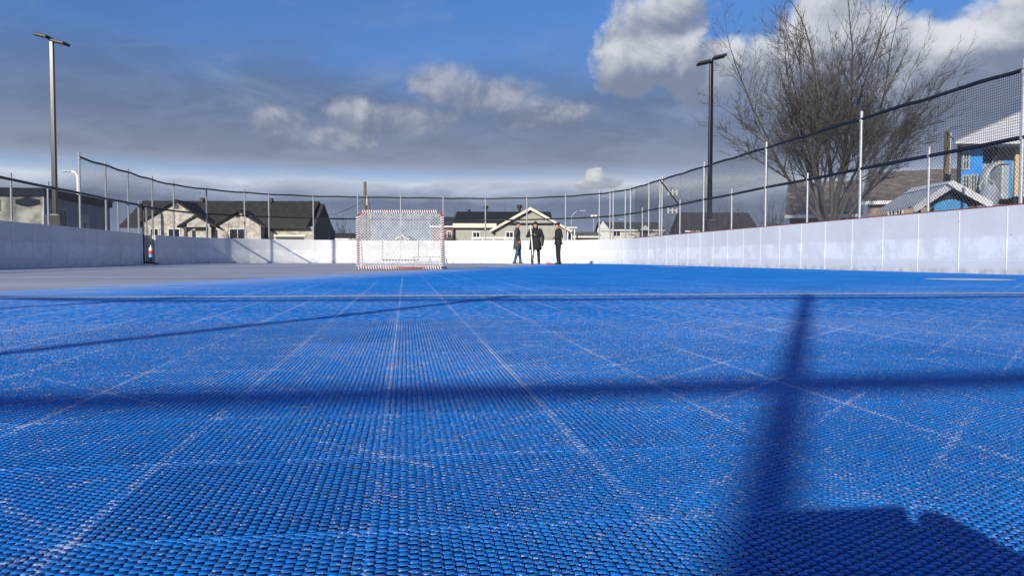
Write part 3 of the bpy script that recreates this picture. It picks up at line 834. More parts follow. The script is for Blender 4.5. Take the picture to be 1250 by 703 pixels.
def person(label, loc, rz, J, top, bot, shoe, headgear, coat_len=.55, hood=False, glove=None, face_dir=None, bulk=1.0, scl=1.0):
    """J: joints in local space, person faces -Y, z up"""
    t = thing('person', label, 'person', loc, rz)
    S = {k: Vector(v) for k, v in J.items()}
    side = (S['shL']-S['shR']).normalized()   # points to person's left (+x when facing -y)
    hd = S['head']; nk = S['neck']
    fd = Vector(face_dir or (0, -1, 0)).normalized()
    hips = (S['hipL']+S['hipR'])/2
    ch = [[('pel', hips+Vector((0,0,.03)), .125), ('waist', hips.lerp(nk, .35), .115), ('chest', hips.lerp(nk, .72), .13), ('neckb', nk, .06), ('head0', nk.lerp(hd, .7), .055)]]
    for s in 'LR':
        ch.append([('chest', S['neck'], .1), ('sh'+s, S['sh'+s], .062), ('el'+s, S['el'+s], .045), ('wr'+s, S['wr'+s], .03)])
        ch.append([('pel', hips, .12), ('hip'+s, S['hip'+s], .088), ('kn'+s, S['kn'+s], .058), ('an'+s, S['an'+s], .032), ('to'+s, S['an'+s]+(S.get('toe'+s, Vector((0,-.13,-.05))))*.8, .02)])
        w_ = S['wr'+s]; hdv = (w_-S['el'+s]).normalized(); pd = S.get('palm'+s, side*(1 if s == 'L' else -1)).normalized()
        hdir = S.get('hand'+s, hdv).normalized()
        acr = hdir.cross(pd).normalized(); palm = w_+hdir*.055
        ch.append([('wr'+s, w_, .03), ('pa'+s, palm, .034)])
        for k_, (o_, l_) in enumerate(((-.03, .062), (-.01, .075), (.011, .07), (.03, .055))):
            a1 = palm+hdir*.025+acr*o_; a2 = a1+hdir*l_*.5-pd*l_*.12; a3 = a2+hdir*l_*.35-pd*l_*.4
            ch.append([('pa'+s, palm, .034), (f'f{k_}1'+s, a1, .011), (f'f{k_}2'+s, a2, .0095), (f'f{k_}3'+s, a3, .008)])
        th0 = w_+hdir*.03-acr*.03; ch.append([('wr'+s, w_, .03), ('t1'+s, th0, .013), ('t2'+s, th0+hdir*.035-acr*.018-pd*.01, .011), ('t3'+s, th0+hdir*.06-acr*.018-pd*.025, .009)])
    V_, F_ = skin_mesh(ch, 1)
    mb = MB(); mb.add(V_, F_)
    # head with brow, jaw, nose, ears
    fr = Matrix((fd.cross(Vector((0,0,1))).normalized()*-1, -fd, Vector((0,0,1)))).transposed()   # local x=left?, y=back
    rings = []
    prof = [(-.118,.028,.035,-.045),(-.105,.05,.06,-.03),(-.075,.062,.078,-.018),(-.04,.069,.09,-.006),(0,.073,.096,0),(.04,.075,.098,.004),(.075,.066,.085,.006),(.1,.046,.06,.006),(.115,.02,.025,.006)]
    for z_, a, b, oy in prof:
        rings.append([hd+fr@Vector((a*math.cos(2*math.pi*k/16), oy+b*math.sin(2*math.pi*k/16), z_)) for k in range(16)])
    mb.loft(rings)
    mb.loft([[hd+fr@Vector((a*math.cos(2*math.pi*k/8), -.088-pr_+.4*a*math.sin(2*math.pi*k/8), z_)) for k in range(8)] for z_, a, pr_ in ((-.035,.016,.012),(-.022,.018,.022),(0,.01,.012),(.022,.006,.0))])
    for s in (-1, 1): mb.ellipsoid(hd+fr@Vector((s*.076, .005, -.01)), (.012, .02, .032), 8, 6, fr)
    t.scale = (scl,)*3
    body = mb.build('body', 'skin', t, smooth=True, local=True)
    mb = MB()
    for s in (-1, 1): mb.ellipsoid(hd+fr@Vector((s*.03, -.084, .008)), (.011, .008, .007), 8, 5, fr)
    mb.build('eyes', 'eye', body, local=True)
    mb = MB(); mb.ellipsoid(hd+fr@Vector((0, -.09, -.056)), (.024, .01, .008), 8, 5, fr); mb.build('mouth', 'lips', body, local=True)
    # coat
    mb = MB(); B = bulk; tv = (nk-hips)
    hem = hips-Vector((0,0,1))*(coat_len-.3) if coat_len > .3 else hips
    B2 = max(B, 1.0); sp = [(hem, .225*B2, .18*B2), (hem.lerp(hips, .5), .215*B2, .17*B2), (hips, .2*B2, .155*B2), (hips+tv*.3, .175*B, .13*B), (hips+tv*.6, .2*B, .145*B), (hips+tv*.82, .215*B, .14*B), (hips+tv*.93, .17*B, .11*B), (hips+tv*1.02, .075, .075), (hips+tv*1.1, .068, .07)]
    if hem == hips: sp = sp[2:]
    ell_loft(mb, sp, side)
    for s in 'LR':
        a, b, c = S['sh'+s], S['el'+s], S['wr'+s]
        mb.tube([a+(nk-a)*.35, a, a.lerp(b, .5), b, b.lerp(c, .5), c, c+(c-b)*.03], [.085*B, .085*B, .07*B, .062*B, .055*B, .045*B, .042*B], 12)
    mb.build('coat', top, t, smooth=True, local=True)
    # trousers
    mb = MB()
    ell_loft(mb, [(hips-Vector((0,0,.12)), .15, .12), (hips, .165, .125), (hips+tv*.15, .155, .12)], side)
    for s in 'LR':
        a, b, c = S['hip'+s], S['kn'+s], S['an'+s]
        mb.tube([a+Vector((0,0,.05)), a.lerp(b, .25), b, b.lerp(c, .4), c+Vector((0,0,.02)), c+Vector((0,0,-.02))], [.1, .098, .073, .068, .058, .06], 12)
    mb.build('trousers', bot, t, smooth=True, local=True)
    for s in 'LR':
        an = S['an'+s]; td = Vector(S.get('toe'+s, Vector((0,-.13,-.05)))); td.z = 0; td.normalize(); sd_ = Vector((td.y, -td.x, 0)); z0 = an.z-.085
        rings = []
        for f_, w_, h_ in ((-.09,.03,.05),(-.06,.042,.1),(.0,.045,.11),(.06,.05,.075),(.12,.05,.055),(.165,.038,.04),(.18,.015,.02)):
            c = an+td*f_; c = Vector((c.x, c.y, z0))
            rings.append([c+sd_*w_*math.cos(2*math.pi*k/12)+Vector((0,0,h_/2+h_/2*math.sin(2*math.pi*k/12))) for k in range(12)])
        MB().loft(rings).build('shoe', shoe, t, smooth=True, local=True)
    # hair / headgear
    mb = MB(); rings = []
    for z_, a, b, oy in ((-.04,.06,.05,.05),(.0,.078,.075,.03),(.035,.082,.1,.008),(.075,.076,.094,.008),(.108,.052,.066,.008),(.124,.02,.028,.008)):
        rings.append([hd+fr@Vector((a*math.cos(2*math.pi*k/16), oy+b*math.sin(2*math.pi*k/16), z_)) for k in range(16)])
    mb.loft(rings); mb.build('hair', 'hair', t, smooth=True, local=True)
    if headgear:
        mb = MB(); rings = []
        k_ = 1.1
        for z_, a, b, oy in ((.03,.084,.104,.008),(.075,.08,.1,.008),(.115,.064,.08,.008),(.135,.03,.04,.008)):
            rings.append([hd+fr@Vector((a*k_*math.cos(2*math.pi*k/16), oy+b*k_*math.sin(2*math.pi*k/16), z_)) for k in range(16)])
        mb.loft(rings)
        if headgear == 'cap':
            mb.loft([[hd+fr@Vector((.07*math.cos(2*math.pi*k/12), -.12+.075*math.sin(2*math.pi*k/12), z_)) for k in range(12)] for z_ in (.034, .046)])
        mb.build('cap' if headgear == 'cap' else 'knit_hat', top, t, smooth=True, local=True)
    if hood:
        mb = MB(); rings = []
        for z_, a, b, oy in ((-.17,.12,.1,.03),(-.12,.115,.1,.035),(-.05,.105,.08,.06),(.02,.1,.085,.05),(.08,.095,.1,.03),(.13,.07,.09,.02),(.16,.03,.04,.02)):
            rings.append([hd+fr@Vector((a*math.cos(2*math.pi*k/16), oy+b*math.sin(2*math.pi*k/16), z_)) for k in range(16)])
        mb.loft(rings); mb.build('hood', top, t, smooth=True, local=True)
    if glove:
        for s in glove:
            w_ = S['wr'+s]; hdir = S.get('hand'+s, (w_-S['el'+s])).normalized()
            MB().tube([w_-hdir*.03, w_+hdir*.03, w_+hdir*.08, w_+hdir*.13], [.038, .045, .048, .03], 10).build('glove', 'boot', t, smooth=True, local=True)
    return t
stand = dict(hipL=(.09,0,.92), hipR=(-.09,0,.92), knL=(.1,-.01,.5), knR=(-.1,-.01,.5), anL=(.11,.02,.085), anR=(-.11,.02,.085),
             neck=(0,.01,1.47), head=(0,-.01,1.635), shL=(.19,0,1.4), shR=(-.19,0,1.4))
DP = 31.4
yaw_cam = -YAW                        # local -Y then points back at the camera
g1 = G(631.5, DP)
p1 = dict(stand); p1.update(elL=(.25,.06,1.12), wrL=(.2,-.06,.95), elR=(-.25,.06,1.12), wrR=(-.2,-.06,.95), knL=(.1,-.08,.5), anL=(.1,-.12,.085), anR=(-.1,.1,.085), handL=(-.3,-.5,-.5), handR=(.3,-.5,-.5))
person('person in a charcoal coat and blue jeans standing sideways, leftmost of three', g1, yaw_cam+R(82), p1, 'coat_grey', 'jeans', 'shoe', None, .6, face_dir=(0,-1,-.03), bulk=.9, scl=.99)
g2 = G(653.5, DP+.3)
p2 = dict(stand); p2.update(elL=(.31,.03,1.13), wrL=(.30,-.02,.88), elR=(-.33,.02,1.17), wrR=(-.16,-.2,1.2), anL=(.15,.0,.085), anR=(-.13,.0,.085), knL=(.13,-.02,.5), knR=(-.11,-.02,.5), handR=(.6,-.4,.1))
person('person in a long black hooded parka facing the camera and gripping a white pole', g2, yaw_cam, p2, 'coat_black', 'trousers', 'boot', 'hat', .62, hood=True, glove='LR', bulk=1.2, scl=.99)
g3 = G(681.5, DP)
p3 = dict(stand); p3.update(elL=(.26,.08,1.14), wrL=(.1,-.2,1.08), elR=(-.26,.08,1.14), wrR=(-.1,-.2,1.08), head=(0,-.05,1.6), neck=(0,0,1.45), handL=(-.7,-.5,0), handR=(.7,-.5,0))
person('person in a black cap and black jacket standing sideways, hands together, rightmost of three', g3, yaw_cam-R(78), p3, 'jacket_navy', 'trousers', 'boot', 'cap', .4, bulk=1.0, face_dir=(0,-1,-.15), scl=.99)
# white pole in the middle person's hands
a = P(647.5, 275, DP+.12); b = P(650.5, 311, DP+.05)
tp = thing('white_pole', 'long white pole held upright by the hooded person', 'pole', (b.x, b.y, b.z))
MB().tube([a, b], .028, 10).build('shaft', 'white_paint', tp)
MB().tube([b, b-(a-b)*.22], .016, 8).build('tip', 'grey_pipe', tp)
# red tool on the floor
c = G(670.5, 30.6)
tr = thing('red_tool', 'small red hand tool lying on the floor between two people', 'tool', c)
MB().box(c.x-.12, c.x+.09, c.y-.05, c.y+.05, .002, .065).build('tool_body', 'red_item', tr, bevel=.02)
MB().tube([c+Vector((.08,0,.035)), c+Vector((.16,.03,.025))], .018, 8).build('handle', 'boot', tr)
MB().tube([c+Vector((-.07,-.01,.065)), c+Vector((-.05,0,.09)), c+Vector((.03,0,.09)), c+Vector((.05,.01,.065))], .008, 6).build('grip', 'boot', tr)
c = G(631, 31.2); mb = MB(); mb.box(c.x-.33, c.x+.33, c.y-.2, c.y+.1, .001, .012)
mb.build('floor_mat', 'white_paint', label='thin white mat on the floor under the jeans wearer\'s feet', cat='mat')
# keep the feet on the mat
# photographer crouching to the right rear of the camera, phone held low
ph = thing('phone', 'black smartphone held low over the court, casting the sharp shadow', 'phone', (.02, -.012, .2))
MB().box(-.065, .092, -.016, -.007, .168, .243).build('phone_body', 'boot', ph, bevel=.004)
MB().box(-.05, -.015, -.007, -.0045, .2, .236).build('lens_bump', 'boot', ph)
Jp = dict(hipL=(.95,-1.12,.42), hipR=(1.12,-1.0,.42), knL=(.62,-.92,.5), knR=(1.0,-.62,.12), anL=(.66,-1.0,.085), anR=(1.12,-1.02,.085),
          neck=(.84,-.92,.84), head=(.76,-.82,.98), shL=(.7,-.98,.76), shR=(.96,-.76,.76), elL=(.42,-.72,.42), wrL=(.19,-.2,.2), elR=(.55,-.42,.36), wrR=(.135,-.12,.192),
          toeL=(-.1,.1,-.05), toeR=(.02,.12,-.05), handL=(-.7,.75,.12), handR=(-.55,.7,.3), palmL=(.2,.1,1), palmR=(-.6,.1,.8))
person('photographer crouching behind the camera in a dark jacket holding the phone low', (0, 0, 0), 0, Jp, 'jacket_navy', 'trousers', 'boot', 'hat', .3, face_dir=(-.6,.7,-.25))

# ------------------------------------------------------------------ buildings
def gable_x(mb, x0, x1, y0, y1, ze, zr, th=.12):      # ridge along x
    ym = (y0+y1)/2
    mb.prism_x([(y0, ze), (ym, zr), (y1, ze), (y1, ze-th), (ym, zr-th*1.2), (y0, ze-th)], x0, x1)
def gable_y(mb, x0, x1, y0, y1, ze, zr, th=.12, xm=None):      # ridge along y, gable faces the viewer
    xm = (x0+x1)/2 if xm is None else xm
    mb.prism_y([(x0, ze), (xm, zr), (x1, ze), (x1, ze-th), (xm, zr-th*1.2), (x0, ze-th)], y0, y1)
def window(parent, x0, x1, z0, z1, y, trim='white_paint', mull=1, bars=0, fw_=.09, dy=-1):
    w_ = MB(); f = fw_
    w_.box(x0-f, x1+f, y-.05, y-.004, z1, z1+f); w_.box(x0-f, x1+f, y-.07, y-.004, z0-f, z0); w_.box(x0-f, x0, y-.05, y-.004, z0, z1); w_.box(x1, x1+f, y-.05, y-.004, z0, z1)
    for i in range(mull): xx = x0+(x1-x0)*(i+1)/(mull+1); w_.box(xx-.03, xx+.03, y-.045, y-.02, z0, z1)
    for i in range(bars): zz = z0+(z1-z0)*(i+1)/(bars+1); w_.box(x0, x1, y-.044, y-.021, zz-.025, zz+.025)
    o = w_.build('window', trim, parent, local=True)
    MB().box(x0, x1, y-.018, y-.006, z0, z1).build('pane', 'glass', o, local=True)
    return o
def hs(px, d): return (px-625.0)*d/F
def hz(py, d, H=315.6): return H_CAM+(H-py)*d/F

# stone house (left)
D = 68.0
o0 = G(175, D, -.12)
X1 = lambda px, dd=D: hs(px, dd)-hs(175, D)
H1 = lambda z, dd=D: hz(200+z/4.464, dd, 316.8)+.12
XZ = lambda z, dd=D: X1(160+z/4.464, dd)
ht = thing('stone_house', 'stone bungalow with dark gabled roofs beyond the far left corner', 'house', o0, -YAW)
MB().box(XZ(75), XZ(985), .6, 8.6, 0, H1(350)).build('wall', 'stone', ht, local=True)
mb = MB(); gable_x(mb, XZ(55, 72), XZ(1020, 72), -.1, 9.3, H1(352), H1(215, 73), .15); rf_ = mb.build('roof', 'roof_dark', ht, local=True)
mb = MB(); mb.prism_x([(.6, H1(352)-.2), (4.6, H1(215, 73)-.25), (8.6, H1(352)-.2)], XZ(940), XZ(985)+.002); mb.build('gable_wall', 'siding_dark', ht, local=True)  # gable and side wall take dark siding to paint in this end's shade
MB().box(XZ(985)+.003, XZ(985)+.06, .6, 8.6, 0, H1(352)).build('side_wall', 'siding_dark', ht, local=True)
for zx in (382, 758): MB().box(XZ(zx-9, 72), XZ(zx+9, 72), 4.2, 4.7, H1(222, 73), H1(200, 73)).build('roof_vent', 'dark_trim', rf_, local=True)
# big left gable
mb = MB(); mb.prism_y([(XZ(78), 0), (XZ(78), H1(330)), (XZ(258), H1(222)), (XZ(418), H1(318)), (XZ(418), 0)], -.35, .62); mb.build('front_gable_wall', 'stone', ht, local=True)
mb = MB(); gable_y(mb, XZ(50), XZ(446), -.75, 4.6, H1(332), H1(208), .16, XZ(258)); mb.build('front_gable_roof', 'roof_dark', ht, local=True)
for x0_, x1_ in ((120, 160), (218, 275)): window(ht, XZ(x0_), XZ(x1_), .9, H1(368), -.36, 'cream_trim', 1)
mb = MB(); mb.prism_y([(XZ(250), H1(258)), (XZ(250), H1(238)), (XZ(261), H1(228)), (XZ(272), H1(238)), (XZ(272), H1(258))], -.40, -.354); mb.build('attic_vent', 'dark_trim', ht, local=True)
# porch
mb = MB(); gable_y(mb, XZ(292), XZ(500), -1.5, 2.0, H1(352), H1(292), .16, XZ(390)); mb.build('porch_roof', 'roof_dark', ht, local=True)
mb = MB(); mb.prism_y([(XZ(340), H1(358)), (XZ(340), H1(338)), (XZ(392), H1(305)), (XZ(462), H1(345)), (XZ(462), H1(358))], -1.3, -1.1); mb.build('porch_gable', 'stone', ht, local=True)
MB().box(XZ(335), XZ(465), .55, .597, 0, H1(360)).build('porch_recess', 'dark_trim', ht, local=True)
for zx in (332, 462): MB().box(XZ(zx-7), XZ(zx+7), -1.35, -1.1, 0, H1(358)).build('porch_column', 'stone' if zx > 400 else 'dark_trim', ht, local=True)
MB().box(XZ(408), XZ(440), .5, .545, 0, H1(365)).build('front_door', 'red_brick', ht, local=True)
# middle gable
mb = MB(); mb.prism_y([(XZ(468), 0), (XZ(468), H1(350)), (XZ(604), H1(276)), (XZ(720), H1(342)), (XZ(720), 0)], -.6, .62); mb.build('front_gable_wall', 'stone', ht, local=True)
mb = MB(); gable_y(mb, XZ(448), XZ(750), -1.0, 4.0, H1(356), H1(262), .16, XZ(604)); mb.build('front_gable_roof', 'roof_dark', ht, local=True)
window(ht, XZ(555), XZ(637), .5, H1(368), -.61, 'cream_trim', 1)
mb = MB(); mb.box(XZ(588), XZ(606), -.66, -.605, H1(305), H1(282)); mb.build('attic_vent', 'dark_trim', ht, local=True)
MB().box(XZ(722), XZ(765), .5, .595, 0, H1(352)).build('garage_return', 'dark_trim', ht, local=True)
MB().box(XZ(780), XZ(930), .53, .59, 0, H1(405)).build('garage_door', 'dark_trim', ht, local=True)
MB().box(XZ(768), XZ(940), .50, .594, H1(405), H1(396)).build('garage_lintel', 'cream_trim', ht, local=True)

# portable office building (far left)
D = 36.0
o0 = G(54, D, -.12); ot = thing('portable_building', 'grey portable building with dark fascia and end wall painted with dappled shade, far left', 'building', o0, R(0))
HT_ = hz(234.5, D, 317.0)+.12; HF = hz(243, D, 317)+.12
Lb = 8.2
MB().box(-9, 0, 0, Lb, 0, HF).build('wall', 'siding_trailer', ot, local=True)
MB().box(-9, -.01, -.03, -.003, 0, HF).build('end_wall', 'stucco', ot, local=True)
MB().box(-9.15, .12, -.15, Lb+.1, HF, HT_).build('fascia', 'sign_navy', ot, local=True)
MB().box(-9.2, .16, -.2, Lb+.15, HT_+.002, HT_+.05).build('roof', 'roof_black', ot, local=True)
sgn = MB(); sx0, sx1 = hs(24, D)-hs(54, D), hs(51, D)-hs(54, D); sz0, sz1 = hz(254, D, 317)+.12, hz(246, D, 317)+.12
sgn.prism_y([(sx0, sz0+.05), (sx0, sz1-.05), (sx0+.3, sz1), ((sx0+sx1)/2-.2, sz1+.02), ((sx0+sx1)/2, sz1+.12), ((sx0+sx1)/2+.2, sz1+.02), (sx1-.3, sz1), (sx1, sz1-.05), (sx1, sz0+.05), ((sx0+sx1)/2, sz0-.08)], -.09, -.055)
sgn.build('sign_board', 'sign_navy', ot, local=True)
MB().box(sx0-.12, sx1+.12, -.053, -.033, sz0-.15, sz1+.05).build('sign_backing', 'stucco', ot, local=True)
window(ot, hs(-12, D)-hs(54, D), hs(4, D)-hs(54, D), hz(258, D, 317)+.12, hz(250, D, 317)+.12, -.032, 'white_paint', 2)
def side_window(y0, y1, z0, z1):
    w_ = MB(); w_.box(.004, .05, y0-.08, y1+.08, z1, z1+.08); w_.box(.004, .06, y0-.08, y1+.08, z0-.08, z0); w_.box(.004, .05, y0-.08, y0, z0, z1); w_.box(.004, .05, y1, y1+.08, z0, z1); w_.box(.004, .048, (y0+y1)/2-.03, (y0+y1)/2+.03, z0, z1)
    o = w_.build('window', 'grey_plastic', ot, local=True); MB().box(.006, .018, y0, y1, z0, z1).build('pane', 'glass', o, local=True)
side_window(1.6, 2.4, 1.5, 2.7)
MB().box(.004, .04, 4.3, 5.25, .4, 2.6).build('door', 'grey_plastic', ot, local=True)
MB().box(.041, .05, 4.5, 4.75, 1.6, 2.2).build('door_window', 'glass', ot, local=True)
MB().box(.004, .12, 7.0, 7.25, 1.5, 1.9).build('meter_box', 'galv', ot, local=True)
MB().box(-.05, .055, -.05, .04, 0, HF).build('corner_trim', 'grey_plastic', ot, local=True)

# sage bungalow behind the people
D = 78.0
o0 = G(600, D, -.12); st = thing('sage_house', 'sage green bungalow with white edged gable behind the three people', 'house', o0, -YAW)
a = lambda px: hs(px, D)-hs(600, D); zf = lambda py: hz(py, D)+.12
mb = MB(); mb.prism_y([(a(605), 0), (a(605), zf(280)), (a(647), zf(256)), (a(690), zf(280)), (a(690), 0)], 0, 9); mb.build('gable_wall', 'siding_sage', st, local=True)
mb = MB(); gable_y(mb, a(599), a(696), -.5, 9.5, zf(281), zf(254.2), .22, a(647)); rfo = mb.build('roof', 'roof_black', st, local=True)
mb = MB(); th_ = .26
mb.prism_y([(a(598), zf(281.3)), (a(647), zf(253.5)), (a(697), zf(281.3)), (a(697), zf(281.3)-th_), (a(647), zf(253.5)-th_*1.15), (a(598), zf(281.3)-th_)], -.58, -.503); mb.build('bargeboard', 'cream_trim', st, local=True)
MB().box(a(556), a(605)-.003, .4, 9, 0, zf(279)).build('wing_wall', 'siding_sage', st, local=True)
MB().box(a(553), a(606), -.25, -.2, zf(278.5), zf(273.2)).build('eave_board', 'cream_trim', st, local=True)
mb = MB(); gable_x(mb, a(553), a(675), -.2, 10.8, zf(273), zf(258.5)+.3, .15); mb.build('main_roof', 'roof_black', st, local=True)
for px_, w_, h_, y_ in ((591, 1.6, 8, 5.3), (634.5, 1.8, 9, 5.3), (569, 1.2, 4, 5.3)):
    mb = MB(); zz = zf(258.5)+.1; r_ = w_*.13
    mb.loft([[(a(px_)+q_*math.cos(k*math.pi/4), y_+q_*math.sin(k*math.pi/4), zz+z_) for k in range(8)] for q_, z_ in ((r_*.6, -.2), (r_*.6, h_*.06), (r_*1.25, h_*.065), (r_*1.25, h_*.1), (r_*.9, h_*.105))]); mb.build('chimney', 'dark_trim', st, local=True)
window(st, a(577.5), a(585), zf(291), zf(284), .395, 'white_paint', 1)
window(st, a(618), a(626), zf(292), zf(284), -.005, 'white_paint', 1)
MB().box(a(577), a(629), -2.2, -2.1, zf(292.2), zf(290.3)).build('deck_rail', 'white_paint', st, local=True)
for px_ in (578, 590, 603, 616, 628): MB().box(a(px_)-.05, a(px_)+.05, -2.2, -2.1, 0, zf(292.2)).build('deck_post', 'white_paint', st, local=True)
for px_ in (692.5, 697.5, 701):
    MB().box(a(px_)-.06, a(px_)+.06, -.1, .05, 0, zf(279)).build('carport_post', 'white_paint', st, local=True)
MB().box(a(690), a(704), -.3, 2.2, zf(279), zf(277.3)).build('carport_roof', 'cream_trim', st, local=True)

# dark roofed house and small peaked one between the goal and the sage bungalow
def small_house(name, label, px0, px1, y_ridge, y_eave, D, wall, roof, apex=None, rid=True, wins=(), trim='white_paint', depth=8.0, face=False):
    az = math.atan(((px0+px1)/2-625)/F) if face else 0.0
    def hs(px, d_):       # distance along the facade line to the ray through px
        u0 = (px0-625)/F; u = (px-625)/F; ca, sa = math.cos(az), math.sin(az)
        return D*(u-u0)/(ca+u*sa)
    o0 = G(px0, D, -.12); t = thing(name, label, 'house', o0, -YAW-az)
    W_ = hs(px1, D)-hs(px0, D); zr, ze = hz(y_ridge, D)+.12, hz(y_eave, D)+.12
    MB().box(.3, W_-.3, .4, depth-.4, 0, ze).build('wall', wall, t, local=True)
    mb = MB()
    if rid:
        gable_x(mb, 0, W_, 0, depth, ze, zr, .14); r_ = mb.build('roof', roof, t, local=True)
        MB().prism_x([(.45, ze-.16), (depth/2, zr-.22), (depth-.45, ze-.16)], .3, W_-.3).build('gable_wall', wall, t, local=True)
        MB().box(0, W_, -.08, -.002, ze-.2, ze-.02).build('gutter', trim, t, local=True)
    else:
        gable_y(mb, 0, W_, 0, depth, ze, zr, .14); r_ = mb.build('roof', roof, t, local=True)
        MB().prism_y([(.3, ze-.16), (W_/2, zr-.22), (W_-.3, ze-.16)], .4, depth-.4).build('gable_wall', wall, t, local=True)
        MB().prism_y([(-.05, ze), (W_/2, zr+.02), (W_+.05, ze), (W_+.05, ze-.22), (W_/2, zr-.24), (-.05, ze-.22)], -.08, -.002).build('bargeboard', trim, t, local=True)
    for (p0, p1, y0_, y1_) in wins:
        window(t, hs(p0, D)-hs(px0, D), hs(p1, D)-hs(px0, D), hz(y1_, D)+.12, hz(y0_, D)+.12, .395, trim, 1)
    return t
small_house('brick_house', 'brick walled house with grey roof just right of the goal', 524, 556, 263, 276, 92, 'red_brick', 'roof_grey', wins=((546, 550, 283, 290),))
small_house('small_house', 'little peaked cream house seen through the goal net', 483, 499, 286.5, 292, 88, 'siding_cream', 'roof_grey', rid=False)
small_house('stone_house', 'low stone house with green grey roof left of the goal', 392, 436, 284, 291.5, 96, 'stone', 'roof_dark', wins=((402, 408, 292.5, 298),))
h3 = small_house('cream_house', 'cream two-part house with grey roof and small porch gable, right of the people', 733, 812, 269.5, 280, 105, 'siding_cream', 'roof_grey', wins=((749, 757, 281, 288),))
D3 = 105; a3 = lambda px: hs(px, D3)-hs(733, D3); z3 = lambda py: hz(py, D3)+.12
MB().prism_y([(a3(729), 0), (a3(729), z3(280)), (a3(736), z3(270)), (a3(744), z3(280)), (a3(744), 0)], .2, .38).build('end_wall', 'siding_white', h3, local=True)
mb = MB(); gable_y(mb, a3(778), a3(794), -1, 3, z3(279.5), z3(273), .14); mb.build('porch_roof', 'roof_grey', h3, local=True)
MB().prism_y([(a3(779.5), z3(281)), (a3(786), z3(275)), (a3(792.5), z3(281))], -.9, -.8).build('porch_gable', 'siding_white', h3, local=True)
MB().box(a3(781), a3(791), .3, .395, 0, z3(281)).build('porch_door', 'dark_trim', h3, local=True)
small_house('low_shed', 'low brown roofed shed between the sage and cream houses', 699, 734, 281.5, 288, 84, 'red_brick', 'roof_brown')
small_house('cream_shed', 'small pale peaked shed far off behind the bare trees', 828, 840, 276, 283, 120, 'siding_cream', 'roof_brown', rid=False, depth=5)
small_house('dark_roofed_house', 'house with a large dark roof behind the right light pole', 836, 927, 256.5, 281, 80, 'siding_dark', 'roof_dark')
# brown roofed house right of the tree
hR = small_house('brown_roofed_house', 'tan brick house with broad brown shingle roof behind the big tree', 1050, 1190, 200, 245, 40, 'tan_brick', 'roof_brown', wins=((1084, 1090, 248.5, 262), (1093.5, 1099, 248.5, 262)), depth=9, face=True)
small_house('brown_roofed_house', 'darker hip of a brown roofed garage just left of the brick house', 957, 1052, 216, 262, 43, 'siding_dark', 'roof_brown', depth=7, face=True)
small_house('low_shed', 'low roofed shed at the far left beyond the side fence', -60, 10, 262, 270, 60, 'siding_white', 'roof_grey')

# ------------------------------------------------------------------ street furniture far off
def street_lamp(label, px, ybase, ytop, reach, d, r_=.06, mt='galv'):
    b = G(px, d, -.12); top = P(px, ytop, d).z
    t = thing('street_lamp', label, 'street lamp', b, 0, None)
    ex = rt*(1 if reach > 0 else -1); L_ = abs(reach)*d/F; h = L_*1.0
    pts = [b, b+Vector((0,0,top-h-b.z))]+[b+Vector((0,0,top-h-b.z))+ex*L_*(1-math.cos(f*math.pi/2))+Vector((0,0,h*math.sin(f*math.pi/2))) for f in (.25,.5,.75,1)]
    MB().tube(pts, [r_*1.3, r_]+[r_*.8]*4, 8).build('pole', mt, t, smooth=True)
    e = pts[-1]; MB().obox(e+ex*.3, (.35, .14, .06), (ex, Vector((-ex.y, ex.x, 0)), Vector((0,0,1)))).build('lamp_head', 'grey_plastic', t, bevel=.03)
street_lamp('curved white street lamp above the portable building roof', 97.5, 240, 209, -9, 60, .13, 'white_paint')
street_lamp('curved galvanised street lamp right of the sage bungalow', 697.5, 290, 257.5, 10, 82, .08)
street_lamp('small street lamp in front of the cream house', 763.5, 290, 268, -3, 100, .07)
b = G(724.5, 95, -.12); t = thing('flood_light', 'small twin headed light far off between two houses', 'light', b)
MB().tube([b, (b.x, b.y, P(0, 263, 95).z)], .05, 6).build('pole', 'galv', t)
for s in (-1, 1):
    c = Vector((b.x, b.y, P(0, 262, 95).z))+rt*s*.22; MB().obox(c, (.16, .1, .12), (rt, Vector((-rt.y, rt.x, 0)), Vector((0,0,1)))).build('lamp_head', 'white_paint', t)
def util_pole(label, px, ytop, d, r_=.14, arm=True):
    b = G(px, d, -.12); zt = P(px, ytop, d).z
    t = thing('utility_pole', label, 'utility pole', b)
    MB().tube([b, (b.x, b.y, zt)], [r_*1.25, r_*.8], 8).build('pole', 'wood_pole', t)
    if arm:
        c = Vector((b.x, b.y, zt-.7)); MB().obox(c, (.9, .05, .06), (rt, Vector((-rt.y, rt.x, 0)), Vector((0,0,1)))).build('crossarm', 'wood_pole', t)
    MB().tube([(b.x+.2, b.y, zt-2.3), (b.x+.2, b.y, zt-1.4)], .16, 8).build('transformer', 'grey_plastic', t)
util_pole('wooden utility pole rising behind the goal', 446, 222, 75, .17, False)
util_pole('thin distant utility pole beside the larger one behind the goal', 451, 247, 110, .14, False)
# wires from the pole to the left
pa = P(446, 245, 75); pb = P(395, 262, 100)
MB().tube([pa, (pa*.7+pb*.3)-Vector((0,0,.3)), (pa*.3+pb*.7)-Vector((0,0,.4)), pb], .025, 4).build('overhead_wire', 'dark_trim', label='sagging overhead wire left of the utility pole', cat='wire')
